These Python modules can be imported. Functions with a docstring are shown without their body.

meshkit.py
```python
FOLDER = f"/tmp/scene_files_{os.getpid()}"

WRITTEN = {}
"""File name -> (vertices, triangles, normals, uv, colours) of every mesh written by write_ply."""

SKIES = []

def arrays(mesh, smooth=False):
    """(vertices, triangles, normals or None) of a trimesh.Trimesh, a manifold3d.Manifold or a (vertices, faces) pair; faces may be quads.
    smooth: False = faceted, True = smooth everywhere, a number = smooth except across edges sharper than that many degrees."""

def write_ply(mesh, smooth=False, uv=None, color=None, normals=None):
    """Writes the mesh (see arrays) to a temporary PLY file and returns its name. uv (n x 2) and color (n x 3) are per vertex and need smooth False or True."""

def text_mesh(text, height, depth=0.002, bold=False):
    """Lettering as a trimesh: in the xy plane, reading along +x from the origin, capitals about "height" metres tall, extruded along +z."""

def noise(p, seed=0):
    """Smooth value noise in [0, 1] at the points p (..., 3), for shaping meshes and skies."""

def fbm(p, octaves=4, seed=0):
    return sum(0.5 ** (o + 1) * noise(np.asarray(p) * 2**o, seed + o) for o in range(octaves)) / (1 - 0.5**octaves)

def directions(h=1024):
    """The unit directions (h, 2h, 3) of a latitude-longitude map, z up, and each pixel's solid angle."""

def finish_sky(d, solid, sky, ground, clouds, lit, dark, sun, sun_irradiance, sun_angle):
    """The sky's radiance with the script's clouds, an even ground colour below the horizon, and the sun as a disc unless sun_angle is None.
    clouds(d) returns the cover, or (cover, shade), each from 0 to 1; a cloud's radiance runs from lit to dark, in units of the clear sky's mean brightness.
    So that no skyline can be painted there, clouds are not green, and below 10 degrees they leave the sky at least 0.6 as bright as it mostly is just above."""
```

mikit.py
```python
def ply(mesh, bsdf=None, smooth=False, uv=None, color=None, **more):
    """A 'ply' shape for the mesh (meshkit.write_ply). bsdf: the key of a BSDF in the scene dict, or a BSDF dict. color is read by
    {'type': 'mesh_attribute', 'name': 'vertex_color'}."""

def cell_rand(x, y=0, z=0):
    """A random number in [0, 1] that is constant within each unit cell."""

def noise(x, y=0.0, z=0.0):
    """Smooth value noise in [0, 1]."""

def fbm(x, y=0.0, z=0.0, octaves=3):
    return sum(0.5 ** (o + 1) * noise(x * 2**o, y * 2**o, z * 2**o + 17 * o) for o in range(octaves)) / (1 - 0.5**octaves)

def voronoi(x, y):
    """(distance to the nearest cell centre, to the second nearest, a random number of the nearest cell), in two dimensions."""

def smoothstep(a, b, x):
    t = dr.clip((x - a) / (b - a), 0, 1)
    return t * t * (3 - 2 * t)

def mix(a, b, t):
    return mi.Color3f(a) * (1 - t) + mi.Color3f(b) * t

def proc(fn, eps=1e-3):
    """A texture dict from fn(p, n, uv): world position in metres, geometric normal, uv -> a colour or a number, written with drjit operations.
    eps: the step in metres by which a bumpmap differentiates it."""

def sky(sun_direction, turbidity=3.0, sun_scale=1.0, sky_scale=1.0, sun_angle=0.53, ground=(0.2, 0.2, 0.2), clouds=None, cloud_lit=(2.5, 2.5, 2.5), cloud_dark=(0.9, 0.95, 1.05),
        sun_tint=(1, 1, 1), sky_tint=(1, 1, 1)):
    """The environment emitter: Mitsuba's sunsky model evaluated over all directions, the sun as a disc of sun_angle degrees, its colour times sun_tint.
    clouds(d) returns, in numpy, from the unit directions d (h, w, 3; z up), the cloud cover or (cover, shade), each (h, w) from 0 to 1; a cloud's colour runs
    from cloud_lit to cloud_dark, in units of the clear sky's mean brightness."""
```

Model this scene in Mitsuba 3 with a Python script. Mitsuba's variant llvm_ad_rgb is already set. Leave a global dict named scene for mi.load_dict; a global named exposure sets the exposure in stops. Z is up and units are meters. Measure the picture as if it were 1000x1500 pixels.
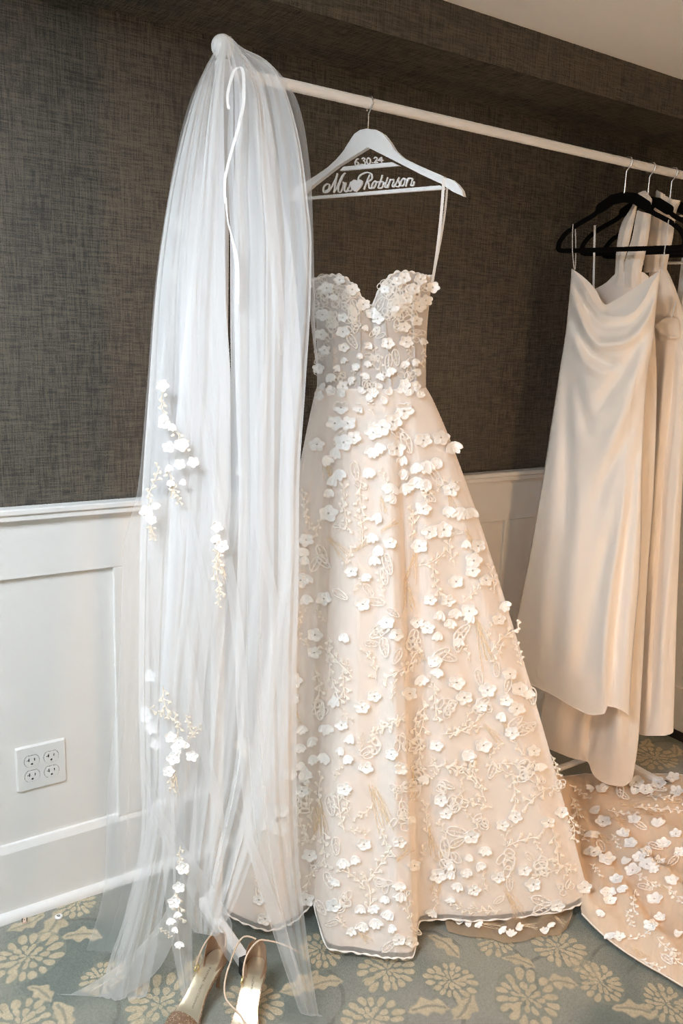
import math, random
import numpy as np, trimesh, drjit as dr, mitsuba as mi, mikit, meshkit
from scipy.interpolate import PchipInterpolator, LinearNDInterpolator, NearestNDInterpolator
from shapely.geometry import LineString, Polygon, MultiLineString
from shapely.ops import unary_union
from shapely import affinity
T = mi.ScalarTransform4f
rng = np.random.default_rng(7)
scene, labels = {}, {}

# ------------------------------------------------------------------ camera, light, exposure
YAW, PITCH, ROLL, FPX, CD, CH = 0.58166924, 0.21335025, -0.04077409, 1187.37, 1.87684, 1.42215
def cam_axes():
    cy, sy = math.cos(YAW), math.sin(YAW)
    f = np.array([sy*math.cos(PITCH), cy*math.cos(PITCH), -math.sin(PITCH)])
    r = np.array([cy, -sy, 0.]); d = np.cross(f, r)
    return np.cos(ROLL)*r + np.sin(ROLL)*d, -np.sin(ROLL)*r + np.cos(ROLL)*d, f
RX, DN, FW = cam_axes()
EYE = np.array([0., -CD, CH])
M = np.eye(4); M[:3, 0] = -RX; M[:3, 1] = -DN; M[:3, 2] = FW; M[:3, 3] = EYE
scene['camera'] = {'type': 'perspective', 'fov': 2*math.degrees(math.atan(500/FPX)), 'fov_axis': 'x', 'near_clip': .02, 'far_clip': 30., 'to_world': T(M)}
exposure = .72
COOL = dict(pos=(-.5, -1.2, 2.150), size=(.5, .35), rad=(14.2, 16.2, 18.0))       # unseen ceiling panel standing in for bounced flash, lights the upper left
WARM = dict(pos=(1.6, -1.85), z=.80, rad=(41., 24.5, 12.6))                       # unseen bare-bulb lamp, out of view, placed to warm the skirt and right side
DOWN = [(-.9, -3.4), (.6, -3.2), (2.05, -1.5)]                                     # unseen recessed ceiling lamps, out of view, placed for warm ambient light
DOWN_RAD = [(12., 8., 5.), (12., 8., 5.), (14., 8., 4.)]

# ------------------------------------------------------------------ helpers
def rays(px):
    px = np.asarray(px, float)
    d = ((px[..., :1]-500)/FPX)*RX + ((px[..., 1:2]-750)/FPX)*DN + FW
    return d
def hit_z(px, z):
    d = rays(px); t = (np.asarray(z, float)-EYE[2])/d[..., 2]
    return EYE + d*t[..., None]
def hit_y(px, y):
    d = rays(px); t = (y-EYE[1])/d[..., 1]
    return EYE + d*t[..., None]
class Plane:
    """upright plane through (x, y), its horizontal direction at yaw; leans toward the room by tilt metres per metre below ztop"""
    def __init__(s, x, y, yaw, tilt=0., ztop=1.95):
        s.a = np.array([x, y, 0.]); s.n = np.array([math.sin(yaw), -math.cos(yaw), 0.]); s.u = np.array([math.cos(yaw), math.sin(yaw), 0.]); s.k, s.z = tilt, ztop
    def hit(s, px, off=0.):
        d = rays(px); off = np.asarray(off, float)
        t = (off + s.k*(s.z-EYE[2]) - (EYE-s.a) @ s.n)/(d @ s.n + s.k*d[..., 2])
        return EYE + d*t[..., None]
def project(P):
    q = (np.asarray(P)-EYE); z = q @ FW
    return np.stack([500+FPX*(q @ RX)/z, 750+FPX*(q @ DN)/z], -1)
def key_for(name, parent=None):
    base = f'{parent}__{name}' if parent else name
    if base not in scene and base not in labels: return base
    k = 1
    while f'{base}_{k:03d}' in scene or f'{base}_{k:03d}' in labels: k += 1
    return f'{base}_{k:03d}'
def obj(name, mesh, bsdf, parent=None, smooth=35, label=None, **kw):
    k = key_for(name, parent)
    scene[k] = mikit.ply(mesh, bsdf, smooth=smooth, **kw)
    if label: labels[k] = {'label': label}
    return k
def thing(name, label, cat, group=None):
    k = key_for(name); labels[k] = {'label': label, 'category': cat}
    if group: labels[k]['group'] = group
    return k
def struct(name, mesh, bsdf, parent=None, smooth=False, **kw):
    k = obj(name, mesh, bsdf, parent, smooth, **kw)
    if parent is None: labels[k] = {'kind': 'structure'}
    return k
def box(x0, x1, y0, y1, z0, z1):
    m = trimesh.creation.box(extents=[x1-x0, y1-y0, z1-z0]); m.apply_translation([(x0+x1)/2, (y0+y1)/2, (z0+z1)/2]); return m
def cbox(x0, x1, y0, y1, z0, z1, c=.002):
    """box with chamfered edges"""
    e = np.array([x1-x0, y1-y0, z1-z0])/2; P = []
    for s in np.ndindex(2, 2, 2):
        s = np.array(s)*2-1
        for k in range(3):
            q = e-c; q[k] += c; P.append(s*q)
    m = trimesh.convex.convex_hull(np.array(P)); m.apply_translation([(x0+x1)/2, (y0+y1)/2, (z0+z1)/2]); return m
def cat(ms): return trimesh.util.concatenate(ms)
def tube(points, radii, sides=8, cap=True, flat=None):
    p = np.asarray(points, float); n = len(p)
    t = np.gradient(p, axis=0); t /= np.linalg.norm(t, axis=1, keepdims=True)+1e-12
    a = np.cross(t[0], [0, 0, 1.]); a = np.cross(t[0], [1., 0, 0]) if np.linalg.norm(a) < .1 else a
    A = []
    for i in range(n):
        a = a-t[i]*(a @ t[i]); a /= np.linalg.norm(a); A.append(a)
    A = np.array(A); B = np.cross(t, A); ang = np.arange(sides)*2*np.pi/sides
    r = np.broadcast_to(radii, (n,))[:, None, None]
    v = p[:, None]+r*(np.cos(ang)[None, :, None]*A[:, None]+np.sin(ang)[None, :, None]*B[:, None])
    i, j = np.meshgrid(np.arange(n-1), np.arange(sides), indexing='ij'); j2 = (j+1) % sides
    q = np.stack([i*sides+j, i*sides+j2, (i+1)*sides+j2, (i+1)*sides+j], -1).reshape(-1, 4)
    f = np.vstack([q[:, [0, 1, 2]], q[:, [0, 2, 3]]]); V = v.reshape(-1, 3)
    if cap:
        V = np.vstack([V, p[:1], p[-1:]]); k = np.arange(sides); k2 = (k+1) % sides; b = n*sides
        f = np.vstack([f, np.stack([k2, k, k*0+b], 1), np.stack([(n-1)*sides+k, (n-1)*sides+k2, k*0+b+1], 1)])
    return trimesh.Trimesh(V, f, process=False)
def ribbon(points, wdir, w):
    """flat strip along points, width w along wdir, 1.2 mm thick"""
    p = np.asarray(points, float); wd = np.broadcast_to(np.asarray(wdir, float), p.shape); wd = wd/np.linalg.norm(wd, axis=1, keepdims=True)
    t = np.gradient(p, axis=0); t /= np.linalg.norm(t, axis=1, keepdims=True); nn = np.cross(t, wd); nn /= np.linalg.norm(nn, axis=1, keepdims=True)
    w = np.broadcast_to(w, (len(p),))[:, None]/2; h = .0007
    ring = np.stack([p-wd*w-nn*h, p+wd*w-nn*h, p+wd*w+nn*h, p-wd*w+nn*h], 1); n = len(p)
    i, j = np.meshgrid(np.arange(n-1), np.arange(4), indexing='ij'); j2 = (j+1) % 4
    q = np.stack([i*4+j, i*4+j2, (i+1)*4+j2, (i+1)*4+j], -1).reshape(-1, 4)
    f = np.vstack([q[:, [0, 1, 2]], q[:, [0, 2, 3]], [[0, 2, 1], [0, 3, 2]], [[(n-1)*4, (n-1)*4+1, (n-1)*4+2], [(n-1)*4, (n-1)*4+2, (n-1)*4+3]]])
    return trimesh.Trimesh(ring.reshape(-1, 3), f, process=False)
def spline(pts, n):
    p = np.asarray(pts, float); s = np.r_[0, np.cumsum(np.linalg.norm(np.diff(p, axis=0), axis=1))]
    return PchipInterpolator(s/s[-1], p)(np.linspace(0, 1, n))
def grid_mesh(P, wrap=False):
    """P: (nv, ns, 3)"""
    nv, ns = P.shape[:2]; i, j = np.meshgrid(np.arange(nv-1), np.arange(ns if wrap else ns-1), indexing='ij'); j2 = (j+1) % ns
    q = np.stack([i*ns+j, (i+1)*ns+j, (i+1)*ns+j2, i*ns+j2], -1).reshape(-1, 4)
    return trimesh.Trimesh(P.reshape(-1, 3), np.vstack([q[:, [0, 1, 2]], q[:, [0, 2, 3]]]), process=False)
def coons(L, R, Tp, B, nv, ns):
    """pixel grid filling four boundary polylines"""
    l, r, t, b = spline(L, nv)[:, None], spline(R, nv)[:, None], spline(Tp, ns)[None], spline(B, ns)[None]
    v = np.linspace(0, 1, nv)[:, None, None]; s = np.linspace(0, 1, ns)[None, :, None]
    c = (1-s)*(1-v)*l[:1]+s*(1-v)*r[:1]+(1-s)*v*l[-1:]+s*v*r[-1:]
    return (1-s)*l+s*r+(1-v)*t+v*b-c
def ridge(px, lines):
    """relief in metres: lines = (polyline, width px, height m)"""
    h = np.zeros(px.shape[:-1])
    for pl, w, a in lines:
        q = spline(pl, 40); best = np.full(h.shape, 1e9); par = np.zeros(h.shape)
        for i in range(len(q)-1):
            e = q[i+1]-q[i]; t = np.clip(((px-q[i]) @ e)/(e @ e+1e-9), 0, 1)
            d = np.linalg.norm(px-q[i]-t[..., None]*e, axis=-1); m = d < best
            best = np.where(m, d, best); par = np.where(m, (i+t)/39, par)
        h += a*np.exp(-(best/w)**2)*np.clip(np.minimum(par, 1-par)*6, .15, 1)
    return h
def slab(poly, origin, ux, uy, un, depth, bevel=0.):
    """extrude a shapely polygon, put it in the frame (ux, uy, un)"""
    gs = getattr(poly, 'geoms', [poly]); ms = []
    for g in gs:
        if g.area < 1e-9: continue
        m = trimesh.creation.extrude_polygon(g, depth, engine='earcut'); m.apply_translation([0, 0, -depth/2]); ms.append(m)
    m = cat(ms); V = m.vertices
    m.vertices = np.asarray(origin)+V[:, :1]*ux+V[:, 1:2]*uy+V[:, 2:]*un
    if np.linalg.det(np.stack([ux, uy, un])) < 0: m.faces = m.faces[:, ::-1]
    return m
def sphere(c, r, sub=2, scale=(1, 1, 1)):
    m = trimesh.creation.icosphere(sub, r); m.vertices = m.vertices*np.array(scale)+np.array(c); return m

# ------------------------------------------------------------------ materials
def pr(col, rough=.6, **kw): return {'type': 'twosided', 'b': {'type': 'principled', 'base_color': col if isinstance(col, dict) else {'type': 'rgb', 'value': list(col)}, 'roughness': rough, **kw}}
ss, mix, noise, fbm = mikit.smoothstep, mikit.mix, mikit.noise, mikit.fbm
def weave(p, n, uv):
    flat = dr.abs(n.z) > .5; side = dr.abs(n.x) > .5
    h = dr.select(side, p.y, p.x); z = dr.select(flat, p.y, p.z)
    warp = noise(h*620, z*40); weft = noise(h*40, z*620); slub = fbm(h*22, z*300, 3., 3)*.5+fbm(h*320, z*24, 9., 3)*.5
    blot = fbm(h*3.1, z*2.3, 5., 3); fine = noise(h*900, z*900)
    t = dr.clip(.28*warp+.28*weft+.34*slub+.18*blot+.27*fine-.175, 0, 1)
    return t
def wallpaper(p, n, uv):
    t = weave(p, n, uv); c = mix((.007, .0058, .004), (.096, .079, .053), ss(.22, .78, t))
    seam = dr.exp(-dr.square((p.x-1.62)/.0013))+dr.exp(-dr.square((p.x-.93)/.0012))
    return mix(c, (.10, .09, .07), dr.clip(seam, 0, 1)*.5)
scene['wallpaper'] = {'type': 'twosided', 'b': {'type': 'bumpmap', 't': mikit.proc(lambda p, n, uv: weave(p, n, uv), eps=6e-4), 'scale': .0011, 'b': {'type': 'principled', 'base_color': mikit.proc(wallpaper), 'roughness': .62, 'specular': 1.0}}}
scene['trim_paint'] = pr((.70, .69, .67), .38)
scene['panel_paint'] = pr((.69, .675, .65), .45)
scene['ceiling_paint'] = pr((.78, .77, .75), .8)
scene['room_paint'] = pr((.70, .68, .64), .8)

FL, LF = [], []     # carpet motifs: (x, y, radius, turn)
def _f(px, r, a=0.): q = hit_z(np.array(px, float), 0.); FL.append((q[0], q[1], r, a))
def _l(px, r, a=0.): q = hit_z(np.array(px, float), 0.); LF.append((q[0], q[1], r, a))
for px, r, a in [((40, 1402), .085, .3), ((112, 1322), .06, 1.2), ((28, 1500), .08, 2.), ((150, 1432), .055, .4), ((232, 1470), .085, 1.), ((567, 1420), .075, .2), ((660, 1436), .062, 2.2), ((470, 1392), .06, 1.4),
                 ((772, 1462), .085, .8), ((545, 1494), .075, 2.8), ((725, 1376), .06, .5), ((818, 1388), .07, 1.9), ((880, 1440), .06, .9), ((960, 1110), .09, .2), ((975, 1470), .06, 1.), ((370, 1470), .07, 2.)]: _f(px, r, a)
for px, r, a in [((38, 1352), .048, .2), ((75, 1356), .06, .9), ((60, 1455), .04, 2.), ((92, 1488), .045, 1.6), ((122, 1370), .05, 2.6), ((205, 1505), .05, 1.4), ((440, 1440), .055, .1), ((475, 1440), .045, 2.9), ((628, 1476), .05, 2.7),
                 ((680, 1474), .05, .4), ((652, 1385), .05, 1.7), ((855, 1420), .055, 1.6), ((820, 1440), .045, 2.6), ((760, 1408), .04, 2.2), ((280, 1420), .05, .6), ((945, 1090), .05, .3), ((990, 1100), .05, .6), ((930, 1480), .05, 2.4)]: _l(px, r, a)
def carpet(p, n, uv):
    wob = (fbm(p.x*40, p.y*40, 1., 2)-.5)*.008
    x, y = p.x+wob, p.y+(fbm(p.x*40, p.y*40, 5., 2)-.5)*.008
    best, fx, fy, fr, fa = mi.Float(9), mi.Float(0), mi.Float(0), mi.Float(1), mi.Float(0)
    for (cx, cy, r, a) in FL:
        d = dr.sqrt(dr.square((x-cx)*math.cos(a)+(y-cy)*math.sin(a))+dr.square(((y-cy)*math.cos(a)-(x-cx)*math.sin(a))*1.22))/r; m = d < best
        best = dr.select(m, d, best); fx = dr.select(m, cx, fx); fy = dr.select(m, cy, fy); fr = dr.select(m, r, fr); fa = dr.select(m, a, fa)
    th = dr.atan2(y-fy, x-fx)+fa
    pet = mi.Float(0)
    for k, (r0, w, num) in enumerate([(.15, .15, 6.), (.42, .19, 11.), (.78, .23, 16.)]):
        u = th/(2*math.pi)*num+k*.37+10; cell = dr.floor(u); ju = mikit.cell_rand(cell, k, fr*1000)
        q = (u-cell-.5+(ju-.5)*.25)*(2*math.pi*r0/num)
        dd = dr.square((best-r0-(ju-.5)*.14)/(w*(.75+.4*mikit.cell_rand(cell, k+3., fr*900))))+dr.square(q/(2*math.pi*r0/num*.40))
        pet = dr.maximum(pet, 1-ss(.72, 1.08, dd))
    lb = mi.Float(0); vein = mi.Float(0)
    for (cx, cy, r, a) in LF:
        ca, sa = math.cos(a), math.sin(a); u = ((x-cx)*ca+(y-cy)*sa)/r; v = ((y-cy)*ca-(x-cx)*sa)/r
        v = v-.25*u*u+.1; ww = .42*(1-u*u)*(1+.25*dr.sin(u*9))
        lb = dr.maximum(lb, ss(-.06, .06, ww-dr.abs(v))*(dr.abs(u) < 1)); vein = dr.maximum(vein, (1-ss(.03, .09, dr.abs(v)))*(dr.abs(u) < .8))
    # scrolling stems
    st = mi.Float(0)
    for (cx, cy, r, a) in FL[:16:1]:
        dd = dr.abs(dr.sqrt(dr.square(x-cx-.09)+dr.square(y-cy+.03))-.105); an = dr.atan2(y-cy+.03, x-cx-.09)+a
        st = dr.maximum(st, (1-ss(.003, .006, dd))*ss(.0, .4, dr.sin(an)))
    base = mix((.165, .190, .170), (.290, .290, .245), ss(.3, .7, fbm(p.x*5, p.y*5, 3., 3)))
    base = mix(base, (.33, .31, .27), .6*ss(.4, .75, fbm(p.x*2.2+4, p.y*2.2, 8., 2)))
    base = mix(base, (.16, .165, .14), st*.6)
    cream = mix((.44, .375, .26), (.55, .47, .335), fbm(p.x*60, p.y*60, 2., 2))
    base = mix(base, cream, lb*.9); base = mix(base, (.27, .26, .21), lb*vein*.8)
    base = mix(base, (.25, .26, .21), (best < 1.05)*(1-pet)*.55)
    base = mix(base, cream, pet*.92)
    return base*(.72+.5*noise(p.x*900, p.y*900))
scene['carpet'] = {'type': 'twosided', 'b': {'type': 'bumpmap', 't': mikit.proc(lambda p, n, uv: noise(p.x*700, p.y*700), eps=8e-4), 'scale': .0012, 'b': {'type': 'principled', 'base_color': mikit.proc(carpet), 'roughness': .95, 'specular': .1, 'sheen': .3}}}
scene['white_metal'] = pr((.86, .86, .86), .3)
scene['black_plastic'] = pr((.02, .02, .02), .5)
scene['white_wood'] = pr((.88, .89, .90), .42)
scene['letter_white'] = pr((.90, .90, .91), .4)
scene['chrome'] = {'type': 'twosided', 'b': {'type': 'roughconductor', 'material': 'Al', 'alpha': .12}}
scene['velvet'] = pr((.0035, .0033, .0032), .9, specular=.05, sheen=.25)
scene['white_plastic'] = pr((.80, .80, .80), .35)
def cloth(c, tr=.35): return {'type': 'principledthin', 'base_color': {'type': 'rgb', 'value': list(c)}, 'roughness': .8, 'diff_trans': tr*2, 'eta': 1.2}
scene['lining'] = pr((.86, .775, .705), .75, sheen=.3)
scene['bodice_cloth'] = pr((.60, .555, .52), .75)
scene['train_cloth'] = pr((.70, .53, .38), .8)
scene['petal'] = pr((.93, .92, .90), .7, sheen=.3)
scene['flower_eye'] = pr((.50, .47, .43), .6)
scene['lace'] = pr((.87, .83, .775), .7)
scene['bead_thread'] = pr((.92, .87, .79), .5)
scene['veil_thread'] = pr((.78, .72, .62), .6)
scene['gold_thread'] = pr((.76, .61, .42), .45)
scene['ivory_crepe'] = pr((.92, .845, .77), .5, sheen=.5, specular=.4)
scene['ivory_crepe_warm'] = pr((.90, .815, .73), .5, sheen=.5, specular=.4)
scene['satin_ribbon'] = pr((.84, .84, .84), .5)
def mask(op, c, tr=.5): return {'type': 'mask', 'opacity': op if isinstance(op, dict) else {'type': 'rgb', 'value': [op]*3}, 'b': cloth(c, tr)}
scene['clear_loop'] = {'type': 'mask', 'opacity': {'type': 'rgb', 'value': [.5]*3}, 'b': pr((.8, .8, .8), .12, specular=.8)}
scene['tulle_overlay'] = mask(.40, (.93, .905, .88), .25)
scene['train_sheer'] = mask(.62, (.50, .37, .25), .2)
scene['train_tulle'] = mask(.22, (.93, .88, .80), .25)
scene['outlet_plastic'] = pr((.68, .67, .65), .3)
scene['slot_dark'] = pr((.015, .012, .012), .6)
scene['champagne_satin'] = pr((.58, .49, .35), .24, metallic=.75)
scene['rose_leather'] = pr((.38, .25, .17), .35, metallic=.35)
def glit(p, n, uv): return mix((.25, .15, .09), (.95, .75, .58), ss(.62, .85, noise(p.x*900, p.y*900, p.z*900)))
scene['glitter'] = pr(mikit.proc(glit), .3, metallic=.6)
scene['cord_tan'] = pr((.62, .48, .36), .5)
scene['print_dark'] = pr((.16, .12, .08), .6)
scene['gold_metal'] = {'type': 'twosided', 'b': {'type': 'roughconductor', 'material': 'Au', 'alpha': .2}}
scene['lamp_shade'] = {'type': 'principledthin', 'base_color': {'type': 'rgb', 'value': [.9, .85, .75]}, 'roughness': .8, 'diff_trans': 1.2}
scene['lamp_body'] = pr((.35, .25, .15), .35)
scene['dark_wood'] = pr((.10, .06, .035), .4)

# ------------------------------------------------------------------ the room
XL, XR, YB, ZC, ZS, YS = -1.5, 2.63, -4.4, 2.176, 2.075, -.268
struct('floor', box(XL-.1, XR+.1, YB-.1, .1, -.1, 0), 'carpet')
struct('wall_back', box(XL-.1, XR+.1, 0., .1, 0, ZC+.1), 'wallpaper')
struct('wall_soffit', box(XL-.1, XR+.1, YS, 0., ZS, ZC), 'wallpaper')
struct('ceiling', box(XL-.1, XR+.1, YB-.1, .1, ZC, ZC+.1), 'ceiling_paint')
struct('wall_left', box(XL-.1, XL, YB, 0., 0, ZC), 'room_paint')
struct('wall_right', box(XR, XR+.1, YB, 0., 0, ZC), 'wallpaper')
struct('wall_front', box(XL-.1, XR+.1, YB-.1, YB, 0, ZC), 'room_paint')
struct('wainscot_panel', box(XL, XR, -.004, 0., 0., 1.0), 'panel_paint', 'wall_back')
struct('top_board', cbox(XL, XR, -.016, 0., .858, .995, .0015), 'trim_paint', 'wall_back')
for x in (-.712, -.068, .576, 1.22, 1.864, 2.508):
    struct('stile', cbox(x, x+.087, -.015, 0., .19, .858, .0015), 'trim_paint', 'wall_back')
struct('trim_1', cat([cbox(XL, XR, -.034, 0., .994, 1.008, .002), cbox(XL, XR, -.040, 0., 1.008, 1.0225, .003)]), 'trim_paint')
bp = [(0, 0), (-.018, 0), (-.018, .176), (-.010, .193), (-.0, .196)]
def prof(pl, x0, x1):
    V = np.array([[x, y, z] for x in (x0, x1) for y, z in pl]); n = len(pl); f = []
    for i in range(n):
        j = (i+1) % n; f += [[i, j, n+j], [i, n+j, n+i]]
    for i in range(1, n-1): f += [[0, i+1, i], [n, n+i, n+i+1]]
    m = trimesh.Trimesh(V, f); m.fix_normals(); return m
struct('baseboard_back', prof(bp, XL, XR), 'trim_paint')
qp = [(-.017, 0), (-.036, 0)]+[(-.018-.018*math.cos(a), .020*math.sin(a)) for a in np.linspace(.1, math.pi/2, 6)]+[(-.017, .020)]
struct('quarter_round', prof(qp, XL, XR), 'trim_paint', 'baseboard_back', smooth=40)
struct('wainscot_panel', box(XR-.004, XR, YB, -.02, 0., 1.0), 'panel_paint', 'wall_right')
struct('top_board', box(XR-.016, XR, YB, -.02, .858, .995), 'trim_paint', 'wall_right')
struct('trim_2', cbox(XR-.040, XR, YB, -.02, .994, 1.0225, .003), 'trim_paint')
struct('baseboard_right', box(XR-.018, XR, YB, -.02, .035, .196), 'trim_paint')
struct('shade_strip', box(XR-.022, XR, YB, -.02, 0, .035), 'slot_dark', 'baseboard_right')  # dark colour stands in for shade along the foot of the baseboard

# unseen lamps, all out of view, placed to light the scene
x, y, z = COOL['pos']; a, b = COOL['size']
t = thing('unseen_ceiling_light', 'unseen flat rectangular ceiling light standing in for bounced flash, lighting the upper left', 'light')
obj('frame', cat([box(x-a-.03, x-a, y-b-.03, y+b+.03, z-.01, ZC), box(x+a, x+a+.03, y-b-.03, y+b+.03, z-.01, ZC), box(x-a, x+a, y-b-.03, y-b, z-.01, ZC), box(x-a, x+a, y+b, y+b+.03, z-.01, ZC)]), 'white_metal', t, smooth=False)
dm = trimesh.Trimesh([[x-a, y-b, z], [x+a, y-b, z], [x+a, y+b, z], [x-a, y+b, z]], [[0, 2, 1], [0, 3, 2]])
k = obj('diffuser', dm, 'white_plastic', t, smooth=False); scene[k]['emitter'] = {'type': 'area', 'radiance': {'type': 'rgb', 'value': list(COOL['rad'])}}
for (dx, dy), drad in zip(DOWN, DOWN_RAD):
    t = thing('unseen_downlight', 'unseen small round recessed ceiling lamp giving warm light, '+('nearest the left wall' if dx < 0 else 'at the middle of the room' if dx < 1 else 'nearest the right wall'), 'light', 'unseen recessed ceiling lamps')
    rg = trimesh.creation.annulus(.055, .075, .012); rg.apply_translation([dx, dy, ZC-.006]); obj('ring', rg, 'white_metal', t)
    dk = trimesh.creation.cylinder(.055, .004, sections=24); dk.apply_translation([dx, dy, ZC-.006])
    k = obj('lens', dk, 'white_plastic', t, smooth=False); scene[k]['emitter'] = {'type': 'area', 'radiance': {'type': 'rgb', 'value': list(drad)}}
wx, wy = WARM['pos']; wz = WARM['z']
t = thing('unseen_side_table', 'unseen small round dark wooden table, out of view, carrying the warm lamp', 'table')  # unseen stand for the warm lamp, out of view
m = trimesh.creation.revolve(np.array([(0, 0), (.17, 0), (.17, .015), (.03, .03), (.022, .06), (.022, .55), (.05, .58), (.22, .585), (.22, .61), (0, .61)]), sections=40); m.apply_translation([wx, wy, 0]); obj('body', m, 'dark_wood', t)
t = thing('unseen_table_lamp', 'unseen table lamp with bare round bulb and brown body, out of view, warming the skirt and right side', 'lamp')
m = trimesh.creation.revolve(np.array([(0, 0), (.07, 0), (.07, .012), (.03, .03), (.05, .09), (.045, .16), (.014, .2), (.014, wz-.61-.09), (0, wz-.61-.09)]), sections=32); m.apply_translation([wx, wy, .61]); obj('base', m, 'lamp_body', t)
m = sphere((wx, wy, wz), .105, 3); k = obj('globe', m, 'white_plastic', t, smooth=True); scene[k]['emitter'] = {'type': 'area', 'radiance': {'type': 'rgb', 'value': list(WARM['rad'])}}

# ------------------------------------------------------------------ garment rack
RY, RZ, RXL, RXR = -.3, 1.917, .72, 2.24
t = thing('garment_rack', 'white metal garment rack with a round top rail and ball finial', 'rack')
def rodz(x): return 1.917
obj('hanging_rail', tube([(RXL, RY, rodz(RXL)), (1.4, RY, rodz(1.4)), (RXR, RY, rodz(RXR))], .0112, 20), 'white_metal', t)
for xx in (RXL, RXR):
    obj('post', cbox(xx-.0125, xx+.0125, RY-.0125, RY+.0125, .04, 1.935, .003), 'white_metal', t)
    obj('ball_finial', sphere((xx, RY, 1.957), .0225, 3), 'white_metal', t, smooth=True)
    ft = obj('foot', cbox(xx-.0125, xx+.0125, RY-.165, RY+.085, .012, .04, .003), 'white_metal', t)
    for fy in (-.165, .085): obj('end_cap', cbox(xx-.0135, xx+.0135, RY+fy-.012, RY+fy+.012, .0, .041, .002), 'black_plastic', ft)
obj('lower_rail', tube([(RXL, RY+.06, .05), (RXR, RY+.06, .05)], .010, 14), 'white_metal', t)

# ------------------------------------------------------------------ white bridal hanger
HP = Plane(1.065, -.3, -1.2)
HO = np.array([1.065, -.3, 0.])
def h2(px): q = HP.hit(np.array(px, float))-HO; return np.stack([q @ HP.u, q[..., 2]], -1)
UZ = np.array([0, 0, 1.])
t = thing('bridal_hanger', 'white wooden hanger with cut-out date and name lettering, holding the lace gown', 'hanger')
outer = [(539, 189.5), (530, 191), (521, 197), (513, 209), (505, 222), (495, 234), (482, 246), (466, 257), (450, 267), (436, 276), (427, 286), (423, 292), (430, 295), (437, 291.5), (468, 266), (497, 243.5), (540.5, 216.5), (580, 236.5), (620, 257), (648, 270), (664, 281), (680.5, 288.5), (678, 279), (671, 270), (664, 264), (657, 261.5), (652, 263.5), (651.5, 259), (635, 252), (610, 241), (592, 232), (580, 221), (572, 208), (563, 197), (553, 191)]
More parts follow.
